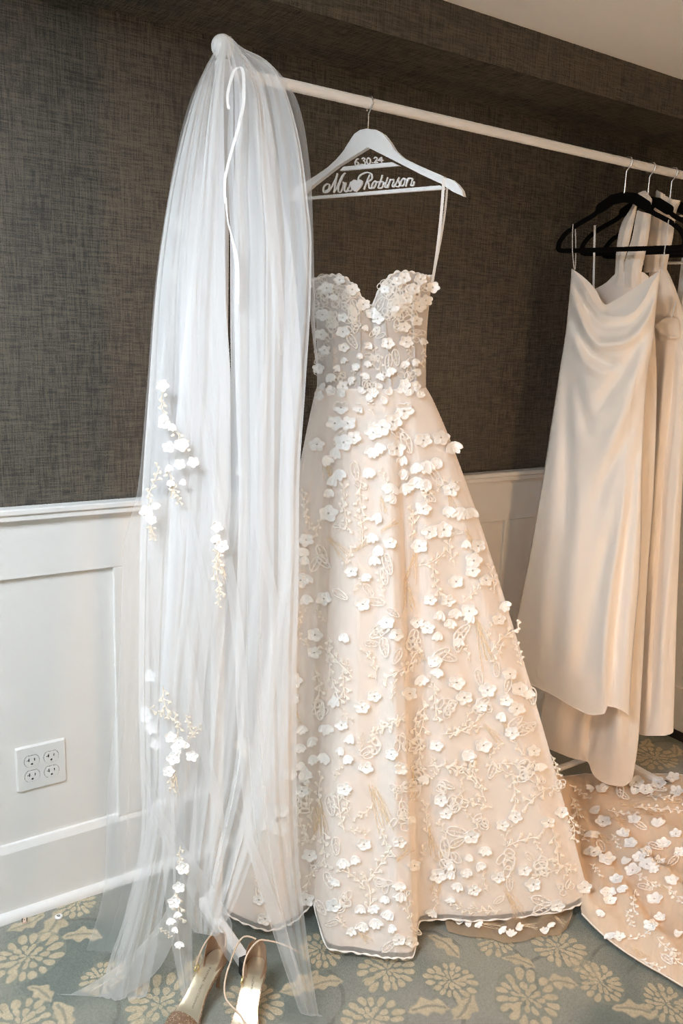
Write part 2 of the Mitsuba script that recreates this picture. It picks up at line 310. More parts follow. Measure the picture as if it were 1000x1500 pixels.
W = Polygon(h2(outer)).buffer(.001).buffer(-.001)
obj('frame', slab(W, HO, HP.u, UZ, HP.n, .013), 'white_wood', t, smooth=25)
obj('name_bar', slab(Polygon(h2([(440, 289.5), (645, 272), (652, 276), (650, 277.5), (437, 293.5)])), HO+HP.n*.0, HP.u, UZ, HP.n, .008), 'white_wood', t, smooth=25)
obj('date_bar', slab(Polygon(h2([(504, 244.5), (575, 238), (586, 243), (499, 250.5)])), HO, HP.u, UZ, HP.n, .008), 'white_wood', t, smooth=25)
def strokes(crop, lists, r):
    x0, y0, sc = crop
    g = []
    for l in lists:
        q = spline([(x0+a/sc, y0+b/sc) for a, b in l], max(8, 5*len(l))); g.append(LineString(h2(q)).buffer(r))
    return unary_union(g).simplify(.0001)
C1, C2, C3 = (465, 225, 12.5), (535, 225, 12.5), (505, 220, 12.5)
word = unary_union([strokes(C1, [
    [(165, 690), (200, 680), (235, 630), (240, 580), (210, 560), (165, 580), (130, 640), (125, 690), (150, 720), (200, 710), (260, 650), (320, 540), (370, 430), (385, 375)],
    [(378, 400), (350, 550), (322, 715)], [(330, 700), (390, 600), (450, 460), (500, 385), (525, 365)], [(500, 395), (440, 520), (402, 640), (402, 700), (425, 715), (460, 685)],
    [(455, 695), (490, 610), (500, 550), (490, 530)], [(500, 560), (540, 545), (530, 600), (515, 670), (540, 705), (580, 640)],
    [(560, 700), (600, 620), (635, 530)], [(630, 540), (640, 600), (652, 660), (615, 695), (575, 670)],
    [(775, 530), (768, 470), (800, 410), (860, 372), (930, 352), (985, 365), (1020, 400), (1022, 450), (985, 500), (935, 520)],
    [(975, 400), (925, 520), (872, 660)], [(935, 520), (962, 570), (965, 630), (990, 645), (1015, 610)]], .0013),
  strokes(C2, [[(200, 510), (150, 570), (140, 620), (165, 640), (205, 590), (225, 530), (200, 508), (245, 535), (270, 520)],
    [(335, 405), (300, 510), (258, 625)], [(275, 590), (330, 520), (357, 530), (345, 590), (310, 640), (262, 640)], [(345, 590), (380, 545)],
    [(430, 450), (400, 550), (377, 620), (402, 625), (432, 580)], [(480, 480), (455, 560), (435, 625)], [(450, 570), (500, 490), (540, 480), (540, 520), (513, 595), (530, 615), (562, 575)],
    [(560, 590), (610, 510), (637, 450)], [(620, 480), (642, 540), (652, 580), (612, 615), (575, 600)], [(650, 590), (675, 560)],
    [(720, 460), (675, 520), (662, 590), (700, 600), (742, 540), (755, 470), (722, 460), (765, 490), (800, 470)],
    [(812, 455), (785, 530), (763, 605)], [(790, 530), (842, 460), (887, 468), (870, 530), (853, 590), (882, 595), (915, 525)]], .00125)])
obj('name_lettering', slab(word, HO+HP.n*.0045, HP.u, UZ, HP.n, .004), 'letter_white', t, smooth=False)
heart = Polygon(h2([(C1[0]+a/12.5, C1[1]+b/12.5) for a, b in [(650, 570), (662, 520), (700, 492), (735, 498), (757, 525), (785, 496), (820, 492), (848, 520), (845, 560), (815, 615), (765, 670), (730, 705), (700, 695), (665, 640)]])).buffer(.0006)
obj('heart', slab(heart, HO+HP.n*.0055, HP.u, UZ, HP.n, .005), 'letter_white', t, smooth=False)
date = strokes(C3, [[(272, 165), (232, 185), (210, 230), (213, 270), (243, 287), (268, 262), (263, 232), (235, 222), (212, 242)], [(303, 266), (309, 268)],
    [(335, 168), (365, 150), (390, 172), (365, 202), (395, 227), (390, 262), (355, 277), (338, 262)], [(457, 148), (432, 170), (425, 210), (434, 250), (457, 264), (481, 246), (489, 205), (481, 165), (457, 148)],
    [(523, 236), (529, 238)], [(557, 160), (588, 135), (612, 160), (597, 195), (560, 238), (622, 228)], [(693, 232), (692, 140), (632, 200), (722, 190)]], .00095)
obj('date_lettering', slab(date, HO+HP.n*.0045, HP.u, UZ, HP.n, .004), 'letter_white', t, smooth=False)
def hook(top, r, stem_len, un, side=1):
    """question-mark wire hook over the rail, in the plane across the rail"""
    a = np.linspace(-.35*math.pi, 1.02*math.pi, 22)
    c = np.array([top[0], RY, 1.917])
    pts = [c+np.array([0, side*(r*np.cos(q)), r*np.sin(q)]) for q in a]
    pts += [c+np.array([0, -side*r*.75, -r*.65]), c+np.array([0, 0, -r*1.55]), np.array([top[0], RY, 1.917-r*1.55-stem_len])]
    return spline(pts, 60)
obj('hook', tube(hook((1.065,), .0145, .04, None, 1), .0016, 8), 'chrome', t)

# ------------------------------------------------------------------ decorations sewn on cloth, built in pixel-sized units (x, y) and metres (z)
def petal(cx, cy, ang, lx, ly, z0, z1, cup=.0015, nr=9):
    """one petal: a cupped, cord-rimmed disc; returns (V, F)"""
    th = np.arange(nr)*2*np.pi/nr; rr = [.5, .84, 1.]; V = [[0, 0, (z0+z1)/2]]
    for r in rr:
        for q in th:
            u, v = r*np.cos(q), r*np.sin(q); V.append([u, v*(1-.18*u), z0+(z1-z0)*(u+1)/2+cup*(.2 if r == .5 else 1.5 if r == .84 else .2)])
    V = np.array(V); F = [[0, 1+i, 1+(i+1) % nr] for i in range(nr)]
    for k in range(2):
        for i in range(nr):
            a, b, c, d = 1+k*nr+i, 1+k*nr+(i+1) % nr, 1+(k+1)*nr+i, 1+(k+1)*nr+(i+1) % nr; F += [[a, c, d], [a, d, b]]
    X = V[:, 0]*lx, V[:, 1]*ly; ca, sa = math.cos(ang), math.sin(ang)
    V[:, 0], V[:, 1] = cx+X[0]*ca-X[1]*sa, cy+X[0]*sa+X[1]*ca
    return V, np.array(F)
def join(parts):
    V, F, o = [], [], 0
    for v, f in parts: V.append(v); F.append(np.asarray(f)+o); o += len(v)
    return np.vstack(V), np.vstack(F)
def blossom(r, lift=1.):
    n = 5; P = []; a0 = r.uniform(0, 6.28)
    for i in range(n):
        a = a0+i*2*np.pi/n+r.uniform(-.12, .12); l = r.uniform(.40, .49); h0 = .0004+.0009*(i % 2)
        P.append(petal(.5*math.cos(a), .5*math.sin(a), a, l, r.uniform(.40, .49), h0, h0+lift*r.uniform(.0015, .0065)))
    return join(P)
def bead(x, y, r, h):
    th = np.arange(6)*np.pi/3; V = [[x, y, h*1.5]]+[[x+r*.7*np.cos(q), y+r*.7*np.sin(q), h*1.2] for q in th]+[[x+r*np.cos(q), y+r*np.sin(q), .0002] for q in th]
    F = [[0, 1+i, 1+(i+1) % 6] for i in range(6)]
    for i in range(6): F += [[1+i, 7+i, 7+(i+1) % 6], [1+i, 7+(i+1) % 6, 1+(i+1) % 6]]
    return np.array(V), np.array(F)
def bud(r, lift=1.):
    P = []
    n = r.integers(3, 5)
    for i in range(n):
        a = 1.57+(i-(n-1)/2)*r.uniform(.45, .75); l = r.uniform(.5, .72)
        P.append(petal(.42*math.cos(a)+r.uniform(-.05, .05), .42*math.sin(a)-.35, a, l, r.uniform(.3, .42), .0006+.0008*(i % 2), .001+lift*r.uniform(.002, .007)))
    return join(P)
def cord(pts, w, h, n=None):
    """flat-bottomed thread: triangle section, width w px, height h m"""
    p = spline(pts, n or max(5, 3*len(pts))); t = np.gradient(p, axis=0); t /= np.linalg.norm(t, axis=1, keepdims=True)+1e-9; nn = np.stack([-t[:, 1], t[:, 0]], 1)
    V = np.concatenate([np.c_[p-nn*w/2, np.full(len(p), .0004)], np.c_[p, np.full(len(p), h)], np.c_[p+nn*w/2, np.full(len(p), .0004)]]); m = len(p); F = []
    for i in range(m-1):
        for k in (0, 1): F += [[k*m+i, k*m+i+1, (k+1)*m+i+1], [k*m+i, (k+1)*m+i+1, (k+1)*m+i]]
    return V, np.array(F)
def leaf(r):
    th = np.linspace(0, 2*np.pi, 15); out = [(1.0*np.cos(q), .42*np.sin(q)*(1-.25*np.cos(q))) for q in th]
    P = [cord(out, .16, .0022), cord([(-1.25, .05), (0, 0), (.9, 0)], .1, .0018)]
    for s in (-1, 1):
        for u in (-.45, 0., .4): P.append(cord([(u, 0), (u+.28, s*.27)], .07, .0014, 4))
    return join(P)
def lacework(r):
    P = []
    for i in range(6):
        c = r.uniform(-.6, .6, 2); a = r.uniform(0, 6.28); q = np.linspace(0, 2*np.pi, 11); l, w = r.uniform(.3, .5), r.uniform(.18, .3)
        X = np.stack([l*np.cos(q), w*np.sin(q)], 1); R = np.array([[math.cos(a), -math.sin(a)], [math.sin(a), math.cos(a)]]); P.append(cord(X @ R.T+c, .11, .0022))
    return join(P)
def sprig(r, nb=7):
    """beaded twig running along +x from -1 to 1"""
    bend = r.uniform(-.25, .25); ax = lambda u: np.array([u, bend*(1-u*u)])
    P = [cord([ax(u) for u in (-1, -.5, 0, .5, 1)], .065, .0018)]
    for i in range(nb):
        u = -.8+1.7*i/(nb-1)+r.uniform(-.08, .08); s = 1 if i % 2 else -1; l = r.uniform(.22, .46); a = r.uniform(.5, 1.0)*s; b = ax(u); e = b+l*np.array([math.cos(a), math.sin(a)])
        P.append(cord([b, (b+e)/2+[0, .03*s], e], .07, .0018, 4)); P.append(bead(e[0], e[1], .10, .002))
        a2 = a*.35; e2 = (b+e)/2+.16*np.array([math.cos(a2), math.sin(a2)]); P.append(cord([(b+e)/2, e2], .06, .0016, 3)); P.append(bead(e2[0], e2[1], .085, .0018))
    e = ax(1); P.append(bead(e[0], e[1], .08, .0014))
    return join(P)
def goldfan(r):
    P = []
    for i in range(9):
        y0 = r.uniform(-.12, .12); y1 = r.uniform(-.42, .42); x0 = r.uniform(-1, -.5); x1 = r.uniform(.4, 1); P.append(cord([(x0, y0), ((x0+x1)/2, (y0+y1)/2+r.uniform(-.05, .05)), (x1, y1)], .026, .0006, 5))
    return join(P)
class Surf:
    """pixel -> point of a cloth and its direction toward the camera side"""
    def __init__(s, P, off=0.):
        px = project(P.reshape(-1, 3)); s.f = LinearNDInterpolator(px, P.reshape(-1, 3)); s.g = NearestNDInterpolator(px, P.reshape(-1, 3)); s.off = off
    def at(s, px):
        q = s.f(px); bad = np.isnan(q[:, 0])
        if bad.any():   # past the cloth's edge: stay in the depth of the nearest cloth point
            near = s.g(px[bad]); dep = (near-EYE) @ FW; q[bad] = EYE+rays(px[bad])*dep[:, None]
        return q
def sew(VF, surf, px, size, rot, ysc=1., updir=False):
    V, F = VF; ca, sa = math.cos(rot), math.sin(rot)
    off = np.stack([V[:, 0]*ca-V[:, 1]*sa, (V[:, 0]*sa+V[:, 1]*ca)*ysc], 1)*size
    base = surf.at(np.array(px, float)+off)
    d = np.array([0, 0, 1.]) if updir else (EYE-base)/np.linalg.norm(EYE-base, axis=1, keepdims=True)
    return trimesh.Trimesh(base+d*(V[:, 2:]+surf.off), F, process=False)

# ------------------------------------------------------------------ lace wedding gown
G = Plane(1.07, -.30, -.49, .051, 1.9)
gown = thing('wedding_gown', 'strapless lace ball gown with white flower appliques hanging from the white wooden hanger', 'dress')
nS, nT = 181, 96
s = np.linspace(0, 1, nS)
def arc(Lp, Rp, bulge, plane=G):
    L, R = plane.hit(np.array([Lp, Rp], float)); w = (1-np.cos(np.pi*s))/2
    return L+(R-L)*w[:, None]+plane.n*(bulge*np.sin(np.pi*s))[:, None]
waist = arc((464, 566), (623, 567), .085)
hem_pts = [(0, 330, 1338, .03), (.05, 352, 1350, .02), (.13, 395, 1363, .015), (.2, 428, 1352, .02), (.25, 448, 1334, .03), (.275, 459, 1321, .05), (.285, 463, 1340, .04), (.315, 478, 1386, .012), (.38, 520, 1395, .012), (.48, 572, 1403, .012), (.555, 604, 1401, .012), (.585, 610, 1374, .03), (.605, 615, 1350, .035), (.64, 640, 1347, .03), (.74, 705, 1349, .025), (.84, 782, 1341, .025), (.93, 840, 1329, .03), (1, 862, 1311, .05)]
hp = np.array(hem_pts); H3 = hit_z(hp[:, 1:3], hp[:, 3]); hem = PchipInterpolator(hp[:, 0], H3)(s)
t_ = np.linspace(0, 1, nT)[:, None]
ez = t_; ex = t_**.86
skirt = np.empty((nT, nS, 3))
skirt[..., :2] = waist[None, :, :2]*(1-ex[..., None])+hem[None, :, :2]*ex[..., None]
skirt[..., 2] = waist[None, :, 2]*(1-ez)+hem[None, :, 2]*ez
# soft hanging folds
fold = np.zeros((nT, nS))
for s0, w, a in [(.07, .025, .012), (.16, .02, -.010), (.225, .018, .012), (.36, .03, .012), (.44, .03, -.010), (.52, .02, .012), (.66, .02, -.012), (.71, .03, .014), (.80, .03, -.010), (.88, .03, .016), (.95, .02, -.008), (.272, .010, -.018), (.598, .010, -.018)]:
    fold += a*np.exp(-((s[None]-s0+.02*np.sin(3*t_+s0*9))/w)**2)*np.clip(t_*1.6, 0, 1)*np.clip(1.4-t_, .3, 1)
cl = (EYE-skirt); cl /= np.linalg.norm(cl, axis=-1, keepdims=True); skirt += cl*fold[..., None]
skirt_front = skirt.copy()
def back_of(front, back0, back1, nb=28):
    """closes a front grid with a grid behind it; back0/back1: depth (m) of the back at the top and bottom row"""
    nv = front.shape[0]; L, R = front[:, 0], front[:, -1]; u = np.linspace(0, 1, nb)[None, :, None]
    b = (back0+(back1-back0)*np.linspace(0, 1, nv))[:, None, None]; c = R-L; nn = np.stack([c[:, 1], -c[:, 0], 0*c[:, 0]], 1); nn /= np.linalg.norm(nn, axis=1, keepdims=True)
    sg = np.sign((nn*(EYE-L)).sum(1)); nn *= sg[:, None]
    return R[:, None]+(L-R)[:, None]*u-nn[:, None]*b*np.sin(np.pi*u)**.8
def shell(front, b0, b1, nb=28, drop=0.):
    """front grid closed by a back whose upper edge starts lower by the given share of the height"""
    bk = back_of(front, b0, b1, nb)
    if drop:
        v = np.linspace(0, 1, len(bk)); bk = PchipInterpolator(v, bk)(drop+(1-drop)*v)
    return np.concatenate([front, bk[:, 1:-1]], 1)
ncut = int(nT*.99)
obj('skirt', grid_mesh(shell(skirt[:ncut], .07, .08), True), 'lining', gown, smooth=True)
ov = skirt+cl*.006
obj('tulle_overlay', grid_mesh(ov), 'tulle_overlay', gown, smooth=True)
hemline = ov[-1]; hemline = hemline+np.c_[0*s, 0*s, .0015*np.sin(s*190)+.001*np.sin(s*77)]
obj('hem_trim', tube(hemline, .0022+.0009*np.sin(s*233), 6), 'lace', gown, smooth=True)
# bodice
neck_px = [(457, 411), (466, 407), (480, 403.5), (495, 403), (507, 408), (519, 420), (531, 437), (544, 448), (551, 434), (558, 420), (568, 408), (580, 399), (596, 398), (612, 401), (624, 404), (633, 406)]
NB = 60; neck = spline(neck_px, nS)
w_ = (1-np.cos(np.pi*s))/2
wpx = project(waist); tb = np.linspace(0, 1, NB)[:, None]
sidefix = (np.sin(np.pi*tb)**1.0)*(-3.0*(w_[None]-.5)*2)
nx = PchipInterpolator(np.linspace(0, 1, len(neck)), neck)(np.clip(w_, 0, 1))
bpx = wpx[None]*(1-tb[..., None])+nx[None]*tb[..., None]; bpx[..., 0] += sidefix
off = .085*np.sin(np.pi*s)[None]*(1-.25*tb)
for c in (.27, .73): off = off+.035*np.exp(-((w_[None]-c)/.17)**2)*np.exp(-((tb-.70)/.24)**2)
off = off-.012*np.exp(-((w_[None]-.5)/.05)**2)*np.exp(-((tb-.8)/.3)**2)
off = off-.006*np.sin(np.pi*tb)
for c, a in ((.13, .003), (.36, .0025), (.64, .0025), (.88, .003)): off = off+a*np.exp(-((w_[None]-c)/.012)**2)*(tb < .92)
bod = np.empty((NB, nS, 3)); zt = G.hit(bpx, off); bod = zt
bod[0] = waist
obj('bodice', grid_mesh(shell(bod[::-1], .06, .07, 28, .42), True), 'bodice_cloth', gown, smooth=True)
for c in (.13, .36, .64, .88):
    j = int(np.argmin(abs(w_-c))); obj('boning', tube(bod[2:54, j]+G.n*.0005, .0017, 6), 'bodice_cloth', gown, smooth=True)
e = bod[-1]+G.n*.001; e = e+np.c_[0*s, 0*s, .0015*np.sin(s*160)]
obj('neckline_trim', tube(e, .0026+.001*np.sin(s*141), 6), 'lace', gown, smooth=True)
notch = HP.hit(np.array([(653, 262.)]))[0]; br = bod[-1][-3]
obj('hanging_loop', ribbon(spline([notch+HP.n*.009, notch+HP.n*.009-UZ*.02, br-UZ*.015], 12), RX, .0062), 'satin_ribbon', gown, smooth=False)
obj('hanging_loop', ribbon(spline([notch-HP.n*.009, notch-HP.n*.007-UZ*.02, br-UZ*.015-G.n*.006], 12), RX, .0045), 'satin_ribbon', gown, smooth=False)
notl = HP.hit(np.array([(445, 276.)]))[0]; bl = bod[-1][2]
obj('hanging_loop', ribbon(spline([notl+HP.n*.009, notl+HP.n*.009-UZ*.02, bl-UZ*.015], 12), HP.u, .0055), 'satin_ribbon', gown, smooth=False)
# lacing loops on the open side of the bodice
for i in range(7):
    p0 = bod[44-6*i, 1]; obj('lacing_loop', tube([p0, p0-G.u*.006+UZ*.002, p0-G.u*.007-UZ*.004, p0-UZ*.007], .0012, 6), 'lace', gown)
# train: spread on the floor to the right
tl = [(792, 1150), (806, 1200), (822, 1255), (838, 1306), (852, 1336)]; tr = [(1075, 1142), (1085, 1200), (1095, 1300), (1100, 1400), (1105, 1500)]
tt = [(792, 1150), (816, 1139), (850, 1133), (900, 1131), (960, 1132), (1010, 1134), (1075, 1142)]; tbm = [(852, 1336), (878, 1362), (905, 1384), (940, 1407), (970, 1424), (1000, 1442), (1105, 1500)]
tg = coons(tl, tr, tt, tbm, 110, 150)
rz = ridge(tg, [([(870, 1195), (900, 1235), (945, 1290), (1000, 1335), (1060, 1380)], 13, .034), ([(840, 1165), (880, 1190), (930, 1195), (1000, 1190), (1060, 1200)], 14, .022), ([(862, 1255), (890, 1290), (920, 1340), (960, 1390), (1000, 1415)], 12, .022),
                ([(900, 1215), (950, 1225), (1010, 1260), (1070, 1290)], 14, .03), ([(838, 1200), (858, 1240), (872, 1300), (890, 1345)], 12, .02), ([(905, 1275), (940, 1325), (985, 1370)], 8, -.012), ([(890, 1150), (960, 1160), (1060, 1165)], 12, .012), ([(955, 1300), (1000, 1300), (1080, 1330)], 14, .02)])
vv = np.linspace(0, 1, 110)[:, None]; uu = np.linspace(0, 1, 150)[None]
edge = np.clip(np.minimum(vv, 1-vv)*9, 0, 1)
TZ = .012+edge*(.022+np.maximum(1.5*rz, -.02))+.004*np.sin(uu*19+vv*11)*edge+.10*np.exp(-(uu/.10)**2)*(1-.6*vv)*edge
train = hit_z(tg, 0.*TZ+.02); train[..., 2] = TZ; train[..., 0] = np.minimum(train[..., 0], 2.60)
obj('train', grid_mesh(train), 'train_cloth', gown, smooth=True)
tov = train+np.array([0, 0, .005]); tov[..., 2] += .003*np.sin(uu*60+vv*20)
obj('train_overlay', grid_mesh(tov), 'train_tulle', gown, smooth=True)
te = np.concatenate([train[:, 0][::-1], train[0]]); te = train[-1]+np.array([0, 0, .004])
obj('train_trim', tube(te, .0016, 6), 'lace', gown); obj('train_trim', tube(train[0]+np.array([0, 0, .004]), .0016, 6), 'lace', gown)
# the piece of the train that shows under the hem
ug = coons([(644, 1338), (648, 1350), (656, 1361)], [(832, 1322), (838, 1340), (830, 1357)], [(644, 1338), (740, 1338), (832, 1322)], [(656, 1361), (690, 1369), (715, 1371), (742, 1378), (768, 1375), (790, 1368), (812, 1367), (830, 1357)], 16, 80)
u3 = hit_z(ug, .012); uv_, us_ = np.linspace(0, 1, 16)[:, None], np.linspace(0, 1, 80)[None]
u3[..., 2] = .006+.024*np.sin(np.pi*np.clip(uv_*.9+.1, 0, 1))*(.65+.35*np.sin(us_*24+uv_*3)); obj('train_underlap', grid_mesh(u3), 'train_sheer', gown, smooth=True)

SK = Surf(np.concatenate([ov[3:]], 0), .0015); BD = Surf(bod[1:], .002); TRN = Surf(tov, .001); UND = Surf(u3, .002)
rg = np.random.default_rng(11)
big = """499 597|490 620|509 620|518 641|503 648|464 651|481 752|559 626|575 618|547 633|581 657|620 645|646 641|661 717|629 779|650 776|614 800|571 795|514 837|448 791|592 602|474 877|531 885|461 930|460 956|566 912|581 930|630 879|611 912|626 920|636 968|431 997|428 1023|548 1020|530 1036|600 1016|500 1062|573 1105|587 1126|537 1125|656 880|687 895|637 969|731 907|714 1011|669 1000|680 1022|705 1035|750 1074|708 1092|686 1106|639 1092|782 1100|687 1108|646 1173|653 1192|755 1197|736 1209|803 1205|823 1190|690 1226|694 1304|641 1283|730 1285|768 1275|781 1296|816 1327|856 1300|399 1113|385 1132|424 1134|442 1159|372 1174|376 1191|411 1187|390 1206|410 1215|504 1156|535 1124|588 1127|533 1237|585 1234|607 1268|488 1327|584 1377|603 1380|453 1253|388 1346|379 1318|448 1318|747 987|761 1009|741 1026|757 1038|430 800|425 860|418 905|440 850|352 1090|362 1100|620 745|700 800|712 850|668 852|694 821|692 836"""
buds = """524 597|491 663|479 674|496 695|487 704|481 722|545 663|556 656|590 674|572 717|574 731|592 695|595 716|610 686|610 707|625 684|641 678|623 710|658 749|674 752|689 752|553 759|545 788|554 807|548 821|445 809|446 821|451 849|536 846|540 693|448 878|504 934|489 1028|477 1069|442 1069|456 1087|440 1096|458 1113|476 1112|443 1126|447 1141|498 1100|512 1083|510 1112|622 1143|644 902|667 899|660 914|641 932|740 888|735 1050|774 1017|671 941|615 997|617 997|711 1247|687 1257|704 1269|683 1279|660 1269|659 1281|669 1299|659 1318|620 1142|632 1338|441 1122|446 1136|474 1111|367 1212|602 1201|502 1265|519 1260|490 1293|585 1299|586 1314|564 1318|547 1332|528 1332|568 1341|550 1353|530 1358|574 1360|515 1365|792 1124|683 797|664 656|688 905|640 985"""
leaves = """586 635 .6|596 649 1.2|472 812 1.1|463 824 -1.0|474 824 .7|568 827 1.3|563 845 1.4|551 882 .2|563 949 1.4|554 927 2.6|604 937 1.9|606 1148 -.3|677 926 -.8|671 941 1.6|656 963 .3|646 958 -.6|659 1037 2.0|705 1030 2.5|771 1067 -.5|776 1130 2.0|670 1219 .2|670 1234 -.5|652 1243 1.4|650 1257 1.2|793 1320 .3|796 1330 -.4|603 1152 .3|607 1164 2.2|592 1187 1.3|570 1386 -.7|430 1290 2.2|468 1040 1.5|602 1152 -.2|755 1058 -.7|780 1020 1.5|655 1150 .4|498 640 -.9|640 700 .9|770 1065 .4|484 1180 1.4|492 1240 1.5|481 1290 1.2|470 1330 1.0|418 1250 2.2|402 1300 1.2|520 690 1.4"""
laces = """554 924 .8|546 1096 1.|597 1090 1.1|705 1035 .9|671 1180 1.|741 1262 1.1|790 1268 1.|604 940 .9|655 1038 .9|776 1128 1.1|660 1265 1.|410 1185 1.1|385 1120 1.|586 1205 1.|500 1320 1.|468 1040 .8|500 770 .6|640 1160 .9|395 1200 1.2|820 1150 .7|440 1180 .9"""
sprigs = """448 740 1.5 17|505 752 1.4 22|532 728 1.5 24|490 515 1.5 8|616 740 1.9 26|604 770 1.6 20|658 710 -.3 15|631 818 -.5 20|664 806 1.4 20|494 968 .8 22|462 1004 1.5 22|489 999 1.3 22|542 975 1.2 20|587 980 -.5 24|604 973 2.0 22|568 1059 -.5 24|503 997 1.5 22|614 1052 1.7 28|674 1064 -.4 26|578 1055 2.6 20|638 1028 1.5 24|614 1064 1.6 24|740 938 -.7 24|665 1127 .1 24|695 1130 1.2 22|752 1124 .2 22|686 1070 -.2 20|650 1128 .2 22|695 1153 .9 24|695 1175 .3 24|751 1162 1.5 24|793 1167 -.6 26|743 1128 .4 22|765 1234 -.3 24|813 1240 1.4 24|816 1268 .4 20|444 1204 1.2 22|438 1234 -.2 20|500 1192 1.4 24|533 1187 -.7 16|522 1218 .1 14|556 1268 -.9 24|519 1290 .7 20|536 1310 1.5 24|450 760 1.2 14|512 1180 1.5 18|470 1160 1.6 20|800 1280 -.3 20|720 850 1.4 18|690 870 -.8 16|640 850 1.3 20|560 860 1.4 16|500 730 1.6 18|528 780 1.5 20|760 960 1.3 16|480 950 1.6 18|475 1240 1.5 26|455 1180 1.5 22|712 1330 .1 20|680 1330 .4 16|560 1230 1.2 18|620 1110 1.5 22|625 1200 1.5 20|600 1330 1.4 22|835 1210 1.3 18|812 1120 1.2 14|545 590 1.4 16|420 1240 1.2 16"""
golds = """604 830 1.8 26|496 803 .8 22|571 770 -.6 18|597 872 1.5 24|710 944 1.2 38|740 1065 1.2 20|631 1232 1.4 26|751 1324 1.1 24|558 1184 1.2 36|533 1374 .7 14|592 1251 -.8 18|722 1075 .8 20|688 790 1.2 18|478 690 1.3 20|530 800 -.6 16|610 950 1.3 24|654 1246 -.7 24|640 1290 1.9 22|436 1050 1.4 14|605 1150 1.6 24|470 1200 1.45 30|560 740 1.4 14|660 735 1.3 16"""
def nums(t): return [tuple(float(x) for x in e.split()) for e in t.replace('\n', '|').split('|') if e.strip()]
def inb(y): return y < 560
def put(name, VF, mat, surf, px, size, rot, ys=1., up=False, parent=gown): return obj(name, sew(VF, surf, px, size, rot, ys, up), mat, parent, smooth=45)
def blooms(surf, pts, lo, hi, ys=.85, up=False, parent=gown):
    for x, y in pts:
        z = rg.uniform(lo, hi)*(1.15 if 560 < y < 780 else 1.); k = put('flower', blossom(rg), 'petal', surf, (x, y), z, rg.uniform(0, 6.28), ys, up, parent)
        obj('flower_center', sew(bead(0, 0, .15, .0024), surf, (x, y), z, 0, ys, up), 'flower_eye', k, smooth=45)
blooms(SK, nums(big), 11, 15)
for x, y in nums(buds): put('flower_bud', bud(rg), 'petal', SK, (x, y), rg.uniform(10.5, 13.5)*(1.15 if y < 780 else 1.), rg.uniform(-.5, .5))
for x, y, a in nums(leaves): put('leaf', leaf(rg), 'lace', SK, (x, y), rg.uniform(12, 16), a)
for x, y, a in nums(laces): put('lace_motif', lacework(rg), 'lace', SK, (x, y), 20*a, rg.uniform(0, 6.28))
for x, y, a, l in nums(sprigs): put('sprig', sprig(rg), 'bead_thread', SK, (x, y), l*1.12, a+(0 if rg.random() < .5 else math.pi))
for x, y, a, l in nums(golds): put('gold_stitching', goldfan(rg), 'gold_thread', SK, (x, y), l*1.1, a)
# the smaller embroidery that fills the ground between them
taken = np.array([q[:2] for q in nums(big)+nums(buds)+nums(leaves)+nums(laces)+nums(sprigs)+nums(golds)])
sil = Polygon([(470, 640), (625, 620), (675, 720), (735, 900), (790, 1060), (835, 1230), (845, 1310), (640, 1330), (604, 1370), (500, 1370), (440, 1320), (340, 1310), (400, 1000), (440, 750)])
from shapely.geometry import Point
added = 0
for _ in range(4000):
    q = rg.uniform([340, 620], [850, 1370])
    if added < 70 and sil.contains(Point(*q)) and np.min(np.hypot(*(taken-q).T)) > 17:
        taken = np.vstack([taken, q]); added += 1; kind = rg.random()
        if kind < .62: put('sprig', sprig(rg, 6), 'bead_thread', SK, q, rg.uniform(13, 19), rg.uniform(.7, 2.2)+(math.pi if rg.random() < .5 else 0))
        elif kind < .8: put('leaf', leaf(rg), 'lace', SK, q, rg.uniform(9, 13), rg.uniform(0, 3.1))
        else: put('lace_motif', lacework(rg), 'lace', SK, q, rg.uniform(12, 17), rg.uniform(0, 6.28))
for _ in range(26):
    q = rg.uniform([468, 412], [622, 470])
    if 520 < q[0] < 562 and q[1] < 452: continue
    put('lace_motif', lacework(rg), 'lace', BD, q, rg.uniform(10, 15), rg.uniform(0, 6.28))
# waist and bodice appliques
wl = """514 557|502 566|529 572|547 575|563 587|593 563|599 575|586 572|499 576|472 566|467 580|540 583|608 566|616 578|484 572|555 566|570 574"""
for x, y in nums(wl): put('flower', blossom(rg) if rg.random() < .4 else bud(rg), 'petal', SK if y > 566 else BD, (x, y), rg.uniform(8, 11), rg.uniform(0, 6.28))
bb = """568 503|595 501|503 509|475 513|502 486|607 423|595 437|614 449|592 479|616 409|592 407|634 421|478 422|497 410|516 424|472 461|502 465|553 467|545 459|532 446|610 470|624 440|470 490|466 540|582 412|563 424"""
blooms(BD, nums(bb), 9, 12.5)
bd2 = """535 480|539 506|527 521|521 537|538 533|503 528|494 539|593 534|608 531|535 551|489 436|580 452|620 500|612 545|572 545|484 553|558 552"""
for x, y in nums(bd2): put('flower_bud', bud(rg), 'petal', BD, (x, y), rg.uniform(8, 11), rg.uniform(-.6, .6))
for x, y, a in nums("""580 524 1.4|569 531 1.7|516 500 1.|604 458 .9|486 470 .7|520 450 1.2|556 445 -1.1|576 440 -1.0"""): put('leaf', leaf(rg), 'lace', BD, (x, y), 12, a)
for x, y, a in nums("""484 440 1.|505 430 1.|522 455 .8|570 430 1.|590 425 1.|608 440 .9|585 470 .9|485 480 .9|515 475 .9|556 490 .9|612 490 .8|620 420 .8|468 425 .8|540 570 .8|545 520 .7|470 520 .7|598 550 .8|500 550 .7"""): put('lace_motif', lacework(rg), 'lace', BD if y < 566 else SK, (x, y), 17*a, rg.uniform(0, 6.28))
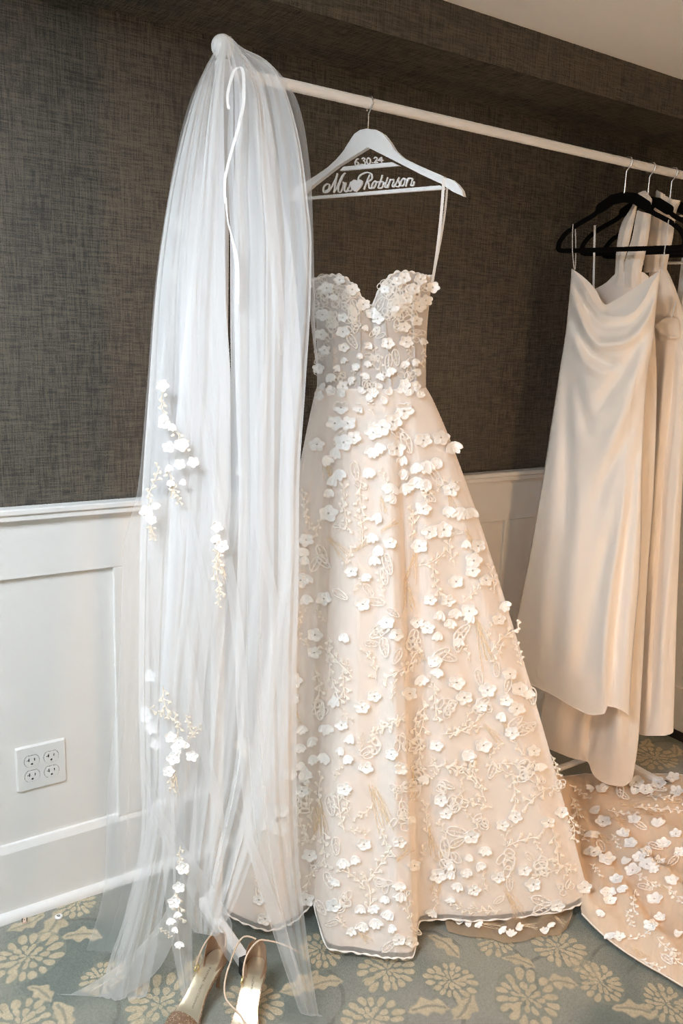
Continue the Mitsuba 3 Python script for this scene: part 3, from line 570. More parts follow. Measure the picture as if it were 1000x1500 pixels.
for x, y, a, l in nums("""556 535 1.5 18|516 548 1.5 14|548 520 1.6 16|478 500 1.5 14|585 455 -.9 18|525 440 1.1 18|602 515 1.5 14|618 520 1.6 14"""): put('sprig', sprig(rg), 'lace', BD, (x, y), l, a)
tf = """864 1156|881 1156|931 1147|929 1160|945 1158|964 1149|870 1188|928 1202|883 1205|962 1207|912 1222|923 1237|947 1249|989 1223|971 1237|859 1250|869 1250|888 1260|916 1263|926 1276|947 1267|966 1265|983 1291|902 1290|910 1305|890 1309|893 1321|879 1340|966 1346|952 1357|892 1373|907 1374|958 1318|868 1224|990 1160|995 1250|992 1370|985 1140|935 1258|957 1275|1010 1180|1022 1215|1008 1240|1030 1265|1015 1300|1040 1320|1012 1345|1030 1380|1045 1200|1060 1250|1055 1420|1025 1415|1050 1160"""
for i, (x, y) in enumerate(nums(tf)): put('flower', blossom(rg) if i % 3 else bud(rg), 'petal', TRN, (x, y), rg.uniform(10, 14.5), rg.uniform(0, 6.28), .72, True)
for x, y, a in nums("""912 1165 .8|908 1160 1.5|985 1262 2.2|960 1240 .5|938 1210 .7|977 1406 .9|945 1300 .4|965 1155 .3|880 1240 1.2"""): put('leaf', leaf(rg), 'lace', TRN, (x, y), 12, a, .75, True)
for x, y, a, l in nums("""840 1180 1.3 20|846 1160 .8 18|838 1205 1.4 18|945 1290 .7 20|930 1320 1.6 22|953 1412 .5 18|920 1345 1.3 16|990 1190 .2 22|950 1185 .1 22|910 1190 .2 20|985 1310 .9 22|900 1232 1.2 14|975 1385 .9 22|990 1400 1.2 18|850 1220 1.2 16|965 1168 .1 20|935 1370 -.5 18|870 1275 1. 14"""): put('sprig', sprig(rg), 'bead_thread', TRN, (x, y), l, a, .75, True)
for x, y, a, l in nums("""936 1397 .9 18|930 1180 .1 24|960 1190 -.1 24|990 1175 0 20|845 1190 1.3 22|885 1230 .9 18|905 1200 .3 18|968 1300 .7 20"""): put('gold_stitching', goldfan(rg), 'gold_thread', TRN, (x, y), l, a, .75, True)
for x, y in nums("672 1352|685 1356|735 1366|748 1370|760 1362|798 1366|806 1358|700 1358"): put('flower_bud', bud(rg), 'petal', UND, (x, y), 9, rg.uniform(0, 6.28), .8, True)
for x, y, a, l in nums("720 1356 .1 22|775 1358 .2 18|820 1350 .8 14"): put('gold_stitching', goldfan(rg), 'gold_thread', UND, (x, y), l, a, .8, True)

# ------------------------------------------------------------------ tulle veil over the rack's end
V0 = Plane(.735, -.345, -.6, .095, 1.96)
veil = thing('veil', 'long sheer white tulle veil with embroidered flowers draped over the rack end', 'veil')
def tulle(base, cr, sd):
    """opacity of gathered net: runs of fine pleats along the hang, stronger at the folded edge"""
    def fn(p, n, uv):
        u, v = uv.x, uv.y
        k = noise(u*cr*.35, v*1.6, sd)*.45+noise(u*cr, v*1.8, sd+7.)*.35+noise(u*cr*3.1, v*2., sd+3.)*.2
        dens = (k-.5)*.55
        e = dr.exp(-dr.square(u/.012))+dr.exp(-dr.square((1-u)/.012))
        return dr.clip((mi.Float(1)*base(v))*(1+dens)+.22*e, .04, .96)
    return fn
def lerp_tab(tab):
    xs, ys = [a for a, b in tab], [b for a, b in tab]
    def f(v):
        r = mi.Float(ys[0])
        for i in range(len(xs)-1): r = dr.select(v > xs[i], ys[i]+(ys[i+1]-ys[i])*dr.clip((v-xs[i])/(xs[i+1]-xs[i]), 0, 1), r)
        return r
    return f
VEIL_COL = (.88, .88, .885)
veil_surfs = {}
def gore(name, L, R, off, pleats, amp, optab, sd, key=None, bend=0.):
    L, R = np.array(L, float), np.array(R, float); nv = 130; ns = max(50, pleats*12)
    vq = np.linspace(0, 1, nv)
    def run(C):
        d = np.r_[0, np.cumsum(np.linalg.norm(np.diff(C, axis=0), axis=1))]; return PchipInterpolator(d/d[-1], C)(vq)
    l, r = run(L), run(R); uq = np.linspace(0, 1, ns); g = np.random.default_rng(sd)
    uu = uq[None, :]+0*vq[:, None]; ph = g.uniform(0, 6.28, 4); drift = .05*np.sin(2.2*vq[:, None]*3.1+ph[0])
    def n1(f, k): return meshkit.noise(np.stack([uu*f+vq[:, None]*.35*np.sin(k), vq[:, None]*1.3+k+0*uu, 0*uu+k*3.3], -1), sd)*2-1
    w = n1(pleats, 1.)+.5*n1(pleats*2.3, 2.)
    env = np.clip(np.minimum(uu, 1-uu)*8, 0, 1)
    side = (.75/pleats*n1(pleats, 4.)+.3/pleats*n1(pleats*2.1, 5.))*env    # pleats lie over to one side
    us = np.clip(uu+side, 0, 1)
    px = l[:, None]*(1-us[..., None])+r[:, None]*us[..., None]
    wid = np.linalg.norm(r-l, axis=1)[:, None]*1.7/FPX
    P = V0.hit(px, off+amp*w*env*np.clip(wid/.08, .1, 1)+bend*np.sin(np.pi*uu)*np.clip(wid/.1, .1, 1))
    P[..., 2] = np.maximum(P[..., 2], .004+.006*abs(off)*10)
    uv = np.stack([uu, vq[:, None]+0*uu], -1).reshape(-1, 2)
    m = grid_mesh(P); base = lerp_tab(optab)
    bk = 'tulle_'+name.replace('veil_', '')+str(sd)
    scene[bk] = mask(mikit.proc(tulle(base, pleats*4.5, float(sd))), VEIL_COL, .3)
    k = obj('tulle_layer', m, bk, veil, smooth=True, uv=uv)
    veil_surfs[key or name] = Surf(P, .002)
    return P
def Y(*rows): return [(x, y) for y, x in rows]
TOP = [(0, .22), (.06, .45), (.2, .62), (.5, .55), (.62, .42), (1, .3)]
gore('outer', Y((72, 319), (150, 277), (290, 246), (430, 226), (570, 215), (720, 201), (800, 182), (1000, 173), (1150, 158), (1290, 153), (1392, 126)), Y((72, 325), (150, 322), (290, 326), (430, 328), (570, 322), (720, 300), (800, 290), (1000, 280), (1150, 265), (1290, 245), (1400, 205)), -.03, 5, .012, [(0, .1), (.1, .25), (.4, .22), (.55, .16), (1, .12)], 3)
gore('left', Y((53, 322), (66, 318), (100, 300), (150, 281), (210, 264), (290, 247), (430, 228), (570, 218), (720, 208), (800, 205), (1000, 203), (1130, 206), (1200, 208), (1340, 183), (1425, 155), (1508, 142)), Y((53, 332), (60, 332), (100, 328), (150, 326), (210, 327), (290, 328), (430, 330), (570, 337), (720, 335), (800, 322), (1000, 300), (1130, 290), (1200, 262), (1340, 237), (1425, 222), (1508, 204)), .005, 9, .014, [(0, .2), (.03, .5), (.07, .78), (.25, .84), (.45, .72), (.6, .5), (.85, .36), (1, .28)], 4)
gore('inner', Y((64, 322), (150, 308), (290, 292), (430, 276), (570, 262), (720, 250), (860, 245), (1000, 235), (1130, 232), (1260, 238), (1330, 243), (1420, 258), (1504, 276)), Y((60, 332), (150, 328), (290, 330), (430, 331), (570, 338), (720, 338), (860, 325), (1000, 298), (1130, 289), (1260, 285), (1330, 281), (1420, 282), (1504, 284)), .025, 5, .010, [(0, .1), (.08, .5), (.3, .6), (.5, .45), (.65, .25), (.85, .25), (1, .32)], 5)
gore('middle', Y((53, 326), (66, 330), (110, 336), (150, 335), (215, 333), (290, 335), (360, 337), (430, 337), (570, 338), (720, 335), (860, 315), (1000, 298), (1130, 288), (1250, 277), (1330, 272), (1366, 284)), Y((53, 338), (66, 347), (110, 376), (150, 390), (215, 403), (290, 414), (360, 426), (430, 434), (570, 442), (720, 437), (860, 437), (1000, 428), (1130, 412), (1250, 372), (1330, 342), (1372, 318)), .0, 10, .014, [(0, .25), (.03, .62), (.08, .8), (.3, .8), (.5, .68), (.62, .55), (.8, .55), (.93, .6), (1, .42)], 6)
gore('right', Y((54, 330), (66, 335), (110, 345), (150, 351), (215, 346), (290, 342), (360, 344), (430, 343), (570, 345), (720, 350), (860, 347), (1000, 345), (1130, 352), (1250, 366), (1380, 404), (1508, 448)), Y((56, 340), (68, 352), (84, 384), (100, 402), (150, 424), (215, 440), (290, 450), (360, 456), (430, 455), (570, 447), (720, 438), (860, 437), (1000, 434), (1130, 434), (1250, 437), (1380, 450), (1508, 471)), .03, 9, .013, [(0, .5), (.08, .62), (.25, .6), (.5, .5), (.62, .38), (.85, .28), (1, .22)], 7)
gore('edge', Y((80, 362), (110, 398), (150, 419), (200, 431), (290, 440), (400, 447), (480, 456), (548, 464)), Y((92, 394), (128, 425), (150, 436), (200, 448), (290, 457), (400, 460), (480, 462), (548, 467)), -.01, 2, .006, [(0, .3), (1, .32)], 8)
gore('tip', Y((1270, 268), (1340, 240), (1400, 190), (1464, 84)), Y((1275, 272), (1350, 262), (1420, 232), (1470, 150)), .012, 2, .004, [(0, .3), (1, .3)], 9)
gore('cross', Y((1120, 205), (1200, 222), (1260, 256), (1320, 282), (1380, 318), (1402, 330)), Y((1110, 212), (1190, 240), (1250, 278), (1310, 318), (1360, 340), (1412, 338)), .045, 2, .004, [(0, .04), (.3, .14), (1, .18)], 10)
def soft_fold(pts, w, off, op, sd):
    c = spline(pts, 90); h = np.interp(np.linspace(0, 1, 90), [0, .2, .8, 1], [.25, 1, 1, .5])*w
    gore('fold', list(map(tuple, c-np.c_[h, 0*h])), list(map(tuple, c+np.c_[h, 0*h])), off, 2, .004, [(0, .03), (.15, op), (.85, op), (1, .05)], sd)
for i, (pts, w, off, op) in enumerate([([(290, 560), (322, 760), (345, 900), (360, 1080)], 8, .04, .26), ([(255, 440), (238, 560), (262, 700), (300, 900), (305, 1010)], 9, .036, .2), ([(395, 500), (380, 760), (402, 900), (392, 1060)], 7, .043, .24),
        ([(420, 500), (425, 800), (400, 960), (388, 1150)], 6, .046, .2), ([(345, 1180), (400, 1330), (445, 1470)], 8, .046, .24), ([(228, 1170), (205, 1300), (172, 1430)], 9, .03, .2), ([(300, 200), (280, 420), (285, 640)], 7, .036, .25), ([(375, 160), (398, 330), (412, 520)], 8, .045, .25), ([(270, 900), (290, 1050), (330, 1220)], 8, .042, .2)]):
    soft_fold(pts, w, off, op, 20+i)
# satin edge of the parted veil
rb = spline([(330, 298), (329, 268), (333, 245), (341, 215), (351, 178), (357, 145), (357, 115), (352, 98), (345, 101), (338, 118), (333, 142), (335, 160)], 60)
obj('satin_edging', ribbon(V0.hit(rb, .055), RX, np.interp(np.linspace(0, 1, 60), [0, .3, .6, 1], [.0045, .0055, .0065, .005])), 'satin_ribbon', veil, smooth=False)
rb = spline([(331, 290), (333, 320), (340, 350), (346, 380), (348, 410), (347, 445)], 40)
obj('satin_edging', ribbon(V0.hit(rb, .055), RX, np.interp(np.linspace(0, 1, 40), [0, .3, .6, 1], [.003, .003, .0075, .006])), 'satin_ribbon', veil, smooth=False)
VS = veil_surfs['inner']; VS2 = Surf(V0.hit(np.stack(np.meshgrid(np.linspace(100, 520, 60), np.linspace(40, 1520, 120)), -1), .048), .001); VB = Surf(V0.hit(np.stack(np.meshgrid(np.linspace(100, 520, 60), np.linspace(40, 1520, 120)), -1), -.045), .001)
rg = np.random.default_rng(21)
for x, y in nums("238 565|240 620|247 655|266 652|263 680|283 677|215 750|222 762|318 772|325 800|250 1080|262 1088|254 1112|247 1130|281 1108|268 1272|255 1322|262 1300"): put('flower', blossom(rg), 'petal', VS2, (x, y), rg.uniform(9, 12.5), rg.uniform(0, 6.28), .9, parent=veil)
for x, y in nums("253 626|247 686|250 708|268 706|228 742|316 790|258 1098|272 1092|260 1340|256 1362|262 1384|250 1350|240 612"): put('flower_bud', bud(rg), 'petal', VS2, (x, y), rg.uniform(8, 11), rg.uniform(-.6, .6), parent=veil)
for x, y in nums("305 485|310 505|325 580|308 605|312 628|255 400|262 330|220 990|214 1050|222 1066|212 1040|228 1090|300 600|318 560|352 690"): put('flower', blossom(rg), 'petal', VB, (x, y), rg.uniform(8, 12), rg.uniform(0, 6.28), parent=veil)
for x, y, a, l in nums("241 592 1.5 24|258 640 1.0 22|250 700 1.4 22|225 705 -1.2 22|218 735 1.5 20|222 775 1.4 16|258 720 1.2 18|322 840 1.5 28|318 800 1.5 22|246 1030 1.3 26|232 1042 .4 16|256 1060 1.4 20|276 1060 1.2 16|284 1075 -.8 14|254 1140 1.5 18|240 1366 .6 12|268 1258 1.4 20|262 1320 1.5 26|320 870 1.6 16"): put('sprig', sprig(rg), 'veil_thread', VS2, (x, y), l, a, parent=veil)
for x, y, a, l in nums("320 830 1.5 26|256 1150 1.6 20|222 780 1.4 14|252 715 1.5 16"): put('gold_stitching', goldfan(rg), 'gold_thread', VS2, (x, y), l, a, parent=veil)

# ------------------------------------------------------------------ black velvet hangers and the ivory dresses
HY = -1.22
def velvet_hanger(x, label):
    P = Plane(x, RY, HY); O = np.array([x, RY, 0.])
    t = thing('velvet_hanger', label, 'hanger', None)
    pts = [(0, 1.826), (.03, 1.822), (.055, 1.806), (.08, 1.785), (.11, 1.769), (.14, 1.752), (.163, 1.732), (.176, 1.709), (.177, 1.697), (.168, 1.691), (.15, 1.690), (0, 1.690)]
    half = spline(pts, 60); line = np.vstack([half[::-1]*[-1, 1], half[1:]])
    up = [q for q in line if q[1] > 1.695]
    W = unary_union([LineString(line).buffer(.0062), LineString([(-.062, 1.803), (-.03, 1.823), (0, 1.828), (.03, 1.823), (.062, 1.803)]).buffer(.0135)])
    for sx in (-1, 1): W = W.difference(Polygon([(sx*.138, 1.77), (sx*.150, 1.77), (sx*.150, 1.752), (sx*.144, 1.752)]))
    b = slab(W, O, P.u, UZ, P.n, .0055)
    obj('frame', b, 'velvet', t, smooth=30)
    k = obj('hook', tube(hook((x,), .0155, .052, None, 1), .0018, 8), 'chrome', t)
    obj('collar', tube([(x, RY, 1.838), (x, RY, 1.866)], .0032, 10), 'chrome', t)
    return P
PA = velvet_hanger(1.925, 'black velvet hanger holding the strapless cowl-neck dress, front of three')
PB = velvet_hanger(2.025, 'black velvet hanger holding the halter dress, middle of three')
PC = velvet_hanger(2.125, 'black velvet hanger at the right edge, rear of three')
def garment(name, plane, L, R, Tp, B, nv, ns, bul, ridges, mat, parent, b0=.03, b1=.045, base=0., drop=0.):
    g = coons(L, R, Tp, B, nv, ns); u = np.linspace(0, 1, ns)[None]; v = np.linspace(0, 1, nv)[:, None]
    off = base+(bul[0]+(bul[1]-bul[0])*v)*np.sin(np.pi*u)**.7+ridge(g, ridges)
    P = plane.hit(g, off)
    obj(name, grid_mesh(shell(P, b0, b1, 20, drop), True), mat, parent, smooth=True); return P
# strapless cowl-neck dress
dA = thing('bridesmaid_dress', 'ivory strapless dress with draped cowl neck, front of the ivory dresses', 'dress')
A_ = garment('gown_body', PA, [(837, 393), (834, 430), (829, 480), (820, 540), (806, 630), (790, 730), (772, 830), (752, 930), (742, 985)], [(968, 394), (961, 445), (956, 502), (948, 549), (943, 614), (940, 692), (939, 770), (936, 848), (927, 952), (921, 1048)],
    [(837, 393), (849, 408), (862, 430), (876, 452), (890, 462), (910, 464), (926, 458), (942, 440), (955, 415), (968, 394)], [(742, 985), (783, 1005), (815, 1021), (840, 1036), (868, 1047), (884, 1045), (890, 1034), (900, 1036), (921, 1048)], 150, 110, (.035, .07),
    [([(838, 415), (850, 470), (880, 505), (920, 500), (950, 460), (964, 410)], 8, .022), ([(841, 450), (862, 515), (897, 533), (915, 532)], 7, -.018), ([(838, 405), (858, 452), (890, 478), (930, 470), (960, 415)], 5, -.012), ([(842, 470), (868, 540), (900, 548)], 8, .010),
     ([(945, 440), (925, 520), (895, 570), (868, 610)], 11, -.012), ([(955, 470), (935, 560), (900, 640), (880, 680)], 12, .012), ([(940, 540), (915, 640), (880, 720), (872, 760)], 11, -.010), ([(828, 520), (830, 614), (830, 700), (832, 800)], 10, -.012), ([(841, 540), (852, 600), (866, 640)], 10, -.010),
     ([(815, 620), (805, 760), (795, 880), (790, 990)], 13, .012), ([(938, 640), (915, 760), (896, 860), (886, 960), (884, 1040)], 10, .020), ([(945, 600), (925, 720), (908, 840), (900, 930), (896, 1030)], 8, -.018), ([(900, 760), (870, 880), (850, 1000)], 13, -.012), ([(850, 700), (838, 850), (826, 1010)], 14, .012), ([(940, 620), (934, 760), (922, 900), (912, 1040)], 9, .014)], 'ivory_crepe', dA, drop=.16)
fc = coons([(837, 394), (848, 409), (862, 432)], [(968, 395), (957, 415), (944, 438)], [(838, 394), (858, 409), (872, 424), (887, 446), (900, 440), (925, 424), (967, 395)], [(862, 432), (876, 453), (892, 463), (912, 464), (928, 457), (944, 438)], 14, 50)
obj('cowl_facing', grid_mesh(PA.hit(fc, .02-.012*np.linspace(1, 0, 14)[:, None]+0*fc[..., 0])), 'ivory_crepe', dA, smooth=True)
def loop(plane, px, mat, w, parent, off=.006, rr=None):
    obj('hanger_loop', tube(plane.hit(spline(px, 14), off), w, 6) if rr is None else ribbon(plane.hit(spline(px, 14), off), plane.u, rr), mat, parent, smooth=30)
loop(PA, [(839, 328), (838, 360), (841, 395)], 'clear_loop', .0016, dA); loop(PA, [(842, 330), (843, 365), (842, 395)], 'clear_loop', .0016, dA, -.006); loop(PA, [(979, 322), (974, 360), (969, 398)], 'clear_loop', .0016, dA)
obj('hem_fold', tube(A_[-1], .0016, 6), 'ivory_crepe', dA)
# halter dress in the middle
dB = thing('bridesmaid_dress', 'ivory halter dress with slit neck, reaching lowest, behind the cowl-neck dress', 'dress')
B_ = garment('gown_body', PB, [(868, 424), (862, 470), (850, 560), (832, 700), (815, 850), (798, 1000), (788, 1092)], [(950, 405), (958, 470), (962, 560), (958, 700), (948, 850), (940, 1000), (935, 1082), (927, 1138)], [(868, 424), (886, 415), (901, 402), (916, 398), (938, 398), (950, 405)],
    [(788, 1092), (808, 1099), (838, 1111), (861, 1117), (866, 1130), (872, 1139), (893, 1150), (911, 1152), (922, 1146), (927, 1138)], 110, 90, (.018, .028),
    [([(905, 900), (885, 1000), (866, 1060), (861, 1118)], 8, -.03), ([(925, 700), (915, 900), (905, 1050), (900, 1150)], 16, .035), ([(940, 560), (938, 800), (930, 1100)], 9, .012), ([(820, 950), (812, 1100)], 14, .012), ([(885, 950), (845, 1040), (836, 1105)], 12, -.010)], 'ivory_crepe_warm', dB)
def strap(plane, L, R, off, ridges, mat, parent, name='halter_strap'):
    l, r = spline(L, 40)[:, None], spline(R, 40)[:, None]; u = np.linspace(0, 1, 18)[None, :, None]; g = l*(1-u)+r*u
    o = off+.010*np.sin(np.pi*u[..., 0])+.0010*np.sin(u[..., 0]*17)+ridge(g, ridges); P = plane.hit(g, o); Bk = plane.hit(g, o-.006)
    obj(name, grid_mesh(np.concatenate([P, Bk[:, ::-1]], 1), True), mat, parent, smooth=True)
strap(PB, [(928, 297), (921, 309), (911, 325), (905, 345), (902, 370), (900, 400), (890, 416)], [(933, 300), (930, 318), (925, 340), (920, 362), (916, 376), (914, 384), (916, 420)], .012, [], 'ivory_crepe_warm', dB)
strap(PB, [(933, 308), (930, 322), (926, 345), (920, 365), (916, 378), (914, 386), (912, 420)], [(954, 314), (952, 330), (949, 352), (945, 372), (941, 390), (938, 410), (940, 424)], .014, [], 'ivory_crepe_warm', dB)
strap(PB, [(929, 286), (936, 282), (943, 279)], [(940, 291), (947, 288), (955, 293)], .022, [], 'ivory_crepe_warm', dB, 'neck_band')
strap(PB, [(937, 288), (939, 283), (945, 279)], [(951, 303), (954, 298), (955, 292)], .018, [], 'ivory_crepe_warm', dB, 'neck_band')
loop(PB, [(871, 330), (870, 370), (869, 425)], 'satin_ribbon', .002, dB, .008, .006)
# halter dress at the edge of the frame
dC = thing('bridesmaid_dress', 'ivory halter dress at the right edge, hem above the bare carpet', 'dress')
C_ = garment('gown_body', PC, [(955, 470), (950, 560), (945, 700), (940, 850), (937, 1000), (936, 1076)], [(1008, 480), (1006, 560), (1000, 700), (995, 800), (991, 900), (988, 1000), (986, 1072)], [(955, 470), (975, 476), (1008, 480)], [(936, 1076), (950, 1078), (969, 1078), (980, 1076), (986, 1072)], 90, 60, (.02, .03),
    [([(990, 500), (980, 620), (970, 720), (960, 900), (950, 1070)], 5, -.022), ([(978, 480), (960, 700), (945, 900)], 6, .014), ([(1000, 600), (985, 800), (970, 960), (968, 1076)], 7, .012), ([(968, 700), (955, 900), (944, 1070)], 5, .010)], 'ivory_crepe_warm', dC, .03, .06)
strap(PC, [(950, 380), (950, 420), (952, 480)], [(975, 392), (988, 420), (1006, 480)], .004, [], 'ivory_crepe_warm', dC, 'halter_front')
strap(PC, [(960, 280), (959, 300), (953, 318), (948, 345), (944, 372), (942, 400)], [(996, 297), (990, 312), (988, 326), (985, 350), (980, 372), (976, 396)], .012, [([(973, 288), (968, 340), (962, 395)], 2.5, -.006)], 'ivory_crepe_warm', dC)
strap(PC, [(961, 278), (961, 285), (960, 293)], [(974, 285), (974, 292), (972, 300)], .02, [], 'ivory_crepe_warm', dC, 'neck_band')
strap(PC, [(974, 290), (974, 298), (974, 312)], [(997, 294), (990, 306), (988, 318)], .021, [], 'ivory_crepe_warm', dC, 'neck_band')
strap(PC, [(957, 478), (962, 488), (966, 500)], [(977, 463), (993, 466), (996, 494)], .02, [([(960, 480), (975, 492), (992, 494)], 3, .006)], 'ivory_crepe_warm', dC, 'back_panel')
loop(PC, [(990, 440), (984, 462), (978, 480)], 'satin_ribbon', .002, dC, .024, .005)
# white plastic hanger behind
PD = Plane(2.205, RY, HY); O = np.array([2.205, RY, 0.])
t = thing('plastic_hanger', 'white plastic tube hanger at the right edge behind the halter dress', 'hanger')
obj('frame', tube(spline([O+PD.u*a+UZ*z for a, z in [(-.17, 1.70), (-.1, 1.752), (-.03, 1.80), (.0, 1.812), (.03, 1.80), (.1, 1.752), (.17, 1.70), (.19, 1.685), (.17, 1.676), (0, 1.676), (-.17, 1.676), (-.185, 1.685), (-.17, 1.70)]], 90), .0042, 10), 'white_plastic', t)
hk = [np.array([2.205, RY, 1.917])+np.array([0, -.017*math.cos(q), .017*math.sin(q)]) for q in np.linspace(-.3*math.pi, math.pi, 16)]
obj('hook', tube(spline(hk+[np.array([2.205, RY+.012, 1.885]), np.array([2.205, RY, 1.865]), np.array([2.205, RY, 1.81])], 50), .0036, 10), 'white_plastic', t)

# ------------------------------------------------------------------ wall outlet
t = thing('wall_outlet', 'white four-socket electrical outlet plate on the wainscot panel', 'outlet')
ox, oz = .393, .381
def rrect(w, h, r): return Polygon([(-w/2+r, -h/2+r), (w/2-r, -h/2+r), (w/2-r, h/2-r), (-w/2+r, h/2-r)]).buffer(r)
def wallslab(poly, x, z, y0, d): return slab(poly, (x, y0-d/2, z), np.array([1., 0, 0]), UZ, np.array([0, -1., 0]), d)
pl = trimesh.convex.convex_hull(np.vstack([np.c_[np.array(rrect(.1175, .1165, .004).exterior.coords), np.full(len(rrect(.1175, .1165, .004).exterior.coords), 0)], np.c_[np.array(rrect(.110, .109, .004).exterior.coords), np.full(len(rrect(.110, .109, .004).exterior.coords), .006)]]))
V = pl.vertices.copy(); pl.vertices = np.c_[ox+V[:, 0], -.004-V[:, 2], oz+V[:, 1]]; pl.fix_normals(); obj('plate', pl, 'outlet_plastic', t, smooth=20)
for dx in (-.0225, .0225):
    for dz in (.0195, -.0195):
        face = affinity.scale(Polygon([(0.0171*math.cos(a), .0171*math.sin(a)) for a in np.linspace(0, 6.283, 40)]), 1, 1).intersection(Polygon([(-.02, -.0138), (.02, -.0138), (.02, .0138), (-.02, .0138)]))
        obj('socket_gap', wallslab(face.buffer(.0008), ox+dx, oz+dz, -.0098, .0006), 'slot_dark', t, smooth=False)
        r_ = obj('socket', wallslab(face, ox+dx, oz+dz, -.0098, .0018), 'outlet_plastic', t, smooth=25)
        for a, w, h, bz in ((-.0063, .0022, .0085, .0035), (.0063, .0022, .0065, .0035), (-.0093, .0045, .0015, .0030)): obj('slot', wallslab(Polygon([(a-w/2, bz-h/2), (a+w/2, bz-h/2), (a+w/2, bz+h/2), (a-w/2, bz+h/2)]), ox+dx, oz+dz, -.0113, .0006), 'slot_dark', r_, smooth=False)
        obj('slot', wallslab(Polygon([(.0026*math.cos(a), -.0075+.0024*math.sin(a)) for a in np.linspace(0, 6.28, 14)]), ox+dx, oz+dz, -.0113, .0006), 'slot_dark', r_, smooth=False)

# ------------------------------------------------------------------ letter beads on the carpet
q = hit_z(np.array((86., 1345.)), 0)
t = thing('letter_bead', 'flat round white bead with a black letter D on the carpet', 'bead')
m = trimesh.creation.revolve(np.array([(0, 0), (.0075, 0), (.0095, .0015), (.0095, .0045), (.0075, .006), (0, .006)]), sections=28); m.apply_translation([q[0], q[1], .001]); obj('disc', m, 'outlet_plastic', t)
d = unary_union([LineString([(-.0022, -.003), (-.0022, .003), (.0008, .0028), (.0024, .001), (.0024, -.001), (.0008, -.0028), (-.0022, -.003)]).buffer(.0007)])
ang = .5; obj('letter', slab(d, (q[0], q[1], .0072), np.array([math.cos(ang), math.sin(ang), 0]), np.array([-math.sin(ang), math.cos(ang), 0]), UZ, .0006), 'slot_dark', t, smooth=False)
q = hit_z(np.array((36., 1350.)), 0)
t = thing('letter_bead', 'tiny pale bead with black bars and a dot on the carpet near the baseboard', 'bead')
ux, uy = np.array([.97, -.24, 0]), np.array([.24, .97, 0])
obj('disc', slab(rrect(.013, .016, .003), (q[0], q[1], .0025), ux, uy, UZ, .004), 'cord_tan', t)
obj('letter', slab(unary_union([Polygon([(a-.0011, -.0065), (a+.0011, -.0065), (a+.0011, .0065), (a-.0011, .0065)]) for a in (-.0052, .0052)]+[LineString([(0, 0), (0, .0004)]).buffer(.0013)]), (q[0], q[1], .0048), ux, uy, UZ, .0008), 'slot_dark', t, smooth=False)

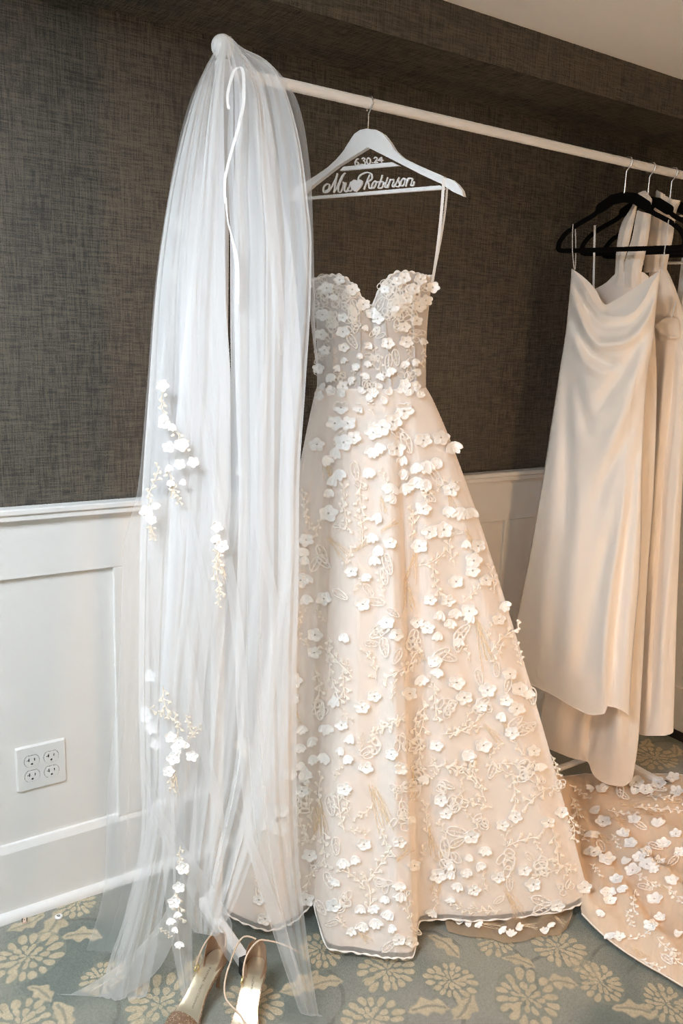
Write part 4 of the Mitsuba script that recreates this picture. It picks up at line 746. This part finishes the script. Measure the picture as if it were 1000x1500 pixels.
# ------------------------------------------------------------------ champagne sandals
def sandal(heel, toe, label, flip, loops):
    """heel: floor point under the heel's back; toe: point toward which it points"""
    t = thing('sandal', label, 'shoe', None)
    h = np.array([heel[0], heel[1], 0.]); d = np.array([toe[0]-heel[0], toe[1]-heel[1], 0.]); d /= np.linalg.norm(d); w = np.array([-d[1], d[0], 0.])*flip
    yy = np.array([0, .02, .045, .075, .105, .135, .165, .195, .22, .235])*.93; zz = PchipInterpolator(yy, [.078, .077, .074, .062, .043, .024, .013, .010, .011, .012])
    wl = PchipInterpolator(yy, [.008, .021, .025, .023, .023, .029, .036, .037, .028, .004]); cx = PchipInterpolator(yy, [0, 0, 0, -.002, -.004, -.004, 0, .002, .004, .005])
    ys = np.linspace(0, yy[-1], 60)
    def place(x, y, z): return h+d*np.asarray(y)[..., None]+w*np.asarray(x)[..., None]+UZ*np.asarray(z)[..., None]
    def solid(scale, z0, z1, y=ys):
        X = np.stack([cx(y)-wl(y)*scale, cx(y)-wl(y)*scale*.6, cx(y)+wl(y)*scale*.6, cx(y)+wl(y)*scale], 1)
        top = place(X, y[:, None]+0*X, (zz(y)+z1)[:, None]+0*X+np.array([[.0012, 0, 0, .0012]])); bot = place(X, y[:, None]+0*X, (zz(y)+z0)[:, None]+0*X)
        m = grid_mesh(np.concatenate([top, bot[:, ::-1]], 1), True); return m
    obj('sole', solid(1.0, -.006, .0), 'glitter', t, smooth=30); obj('insole', solid(.92, .0, .0022), 'champagne_satin', t, smooth=30)
    # stiletto
    hz = np.linspace(0, 1, 14); rr = np.interp(hz, [0, .1, .5, .85, 1], [.0048, .0042, .0062, .014, .019]); cy = np.interp(hz, [0, .5, 1], [.020, .016, .024]); zz2 = hz*.071
    m = tube(place(0*hz, cy, zz2+.001), rr, 16); obj('heel', m, 'rose_leather', t)
    # heel counter
    an = np.linspace(-.5*math.pi-.9, .5*math.pi+.9, 34)[None]; vz = np.linspace(0, 1, 10)[:, None]; ext = np.abs(an)/(an.max())
    yc = .030-.030*np.cos(an)*(1-.12*vz)+.02*(ext > .72)*(ext-.72); xc = .025*np.sin(an)*(1-.12*vz)/np.maximum(np.abs(np.sin(an)), .0001)*np.abs(np.sin(an)); H = .050*np.clip(1-((ext)/1.0)**3.0, .04, 1)
    P = place(xc, yc, zz(np.clip(yc, 0, .2))+vz*H-.002); Pi = place(xc*.95, yc+.0012*np.cos(an), zz(np.clip(yc, 0, .2))+vz*H-.002)
    obj('heel_counter', grid_mesh(np.concatenate([P, Pi[::-1]], 0)), 'rose_leather', t, smooth=60)
    # toe band
    ub = np.linspace(0, math.pi, 30)[:, None]; vb = np.linspace(.150, .188, 8)[None]; xb = -np.cos(ub)*wl(vb)*1.02+cx(vb); zb = zz(vb)-.003+.034*np.sin(ub)**.7
    obj('toe_band', grid_mesh(np.concatenate([place(xb, vb+0*ub, zb), place(xb*.96, vb+0*ub, zb-.0025)[:, ::-1]], 1), True), 'glitter', t, smooth=60)
    top = place(np.array(0.), np.array(.004), zz(0)+.046)
    for pts in loops: obj('ankle_strap', tube(spline([h+d*b+w*a+UZ*c for a, b, c in pts], 50), .0019, 8), 'cord_tan', t)
    bk = h+d*.07+w*(-.024*1)+UZ*.080
    a = np.linspace(0, 2*np.pi, 17); obj('buckle', tube([bk+d*.008*math.cos(q)+w*.002+UZ*.006*math.sin(q) for q in a], .0012, 6), 'gold_metal', t)
    tx = meshkit.text_mesh('STUART WEITZMAN', .0042, .0003); V = tx.vertices
    L = V[:, 0].max(); y = .050+ (V[:, 0])*.070/L; x = -.0016+.0030-V[:, 1]
    o_ = place(-(V[:, 1]-.002)*flip, y, zz(y)+.0025+V[:, 2])
    tx.vertices = o_; obj('lettering', tx, 'print_dark', t, smooth=False)
hl = hit_z(np.array([(326., 1388.), (268., 1505.)]), np.array([.085, .012])); hr = hit_z(np.array([(378., 1398.), (360., 1512.)]), np.array([.085, .012]))
LA = [[(.020, .03, .10), (.012, .012, .135), (-.008, .006, .14), (-.022, .03, .118), (-.026, .066, .082)]]
sandal(hl[0][:2], hl[1][:2], 'champagne metallic high-heel sandal, left of the pair under the veil', 1, LA)
sandal(hr[0][:2], hr[1][:2], 'champagne metallic high-heel sandal with a loose strap, right of the pair', 1, [[(-.02, .066, .08), (-.016, .03, .115), (.004, .008, .128), (.02, .0, .122), (.06, -.005, .11), (.09, .0, .10)], [(-.004, .008, .130), (-.03, .01, .135), (-.055, .05, .09), (-.05, .10, .06), (-.01, .125, .04), (.012, .15, .03)]])
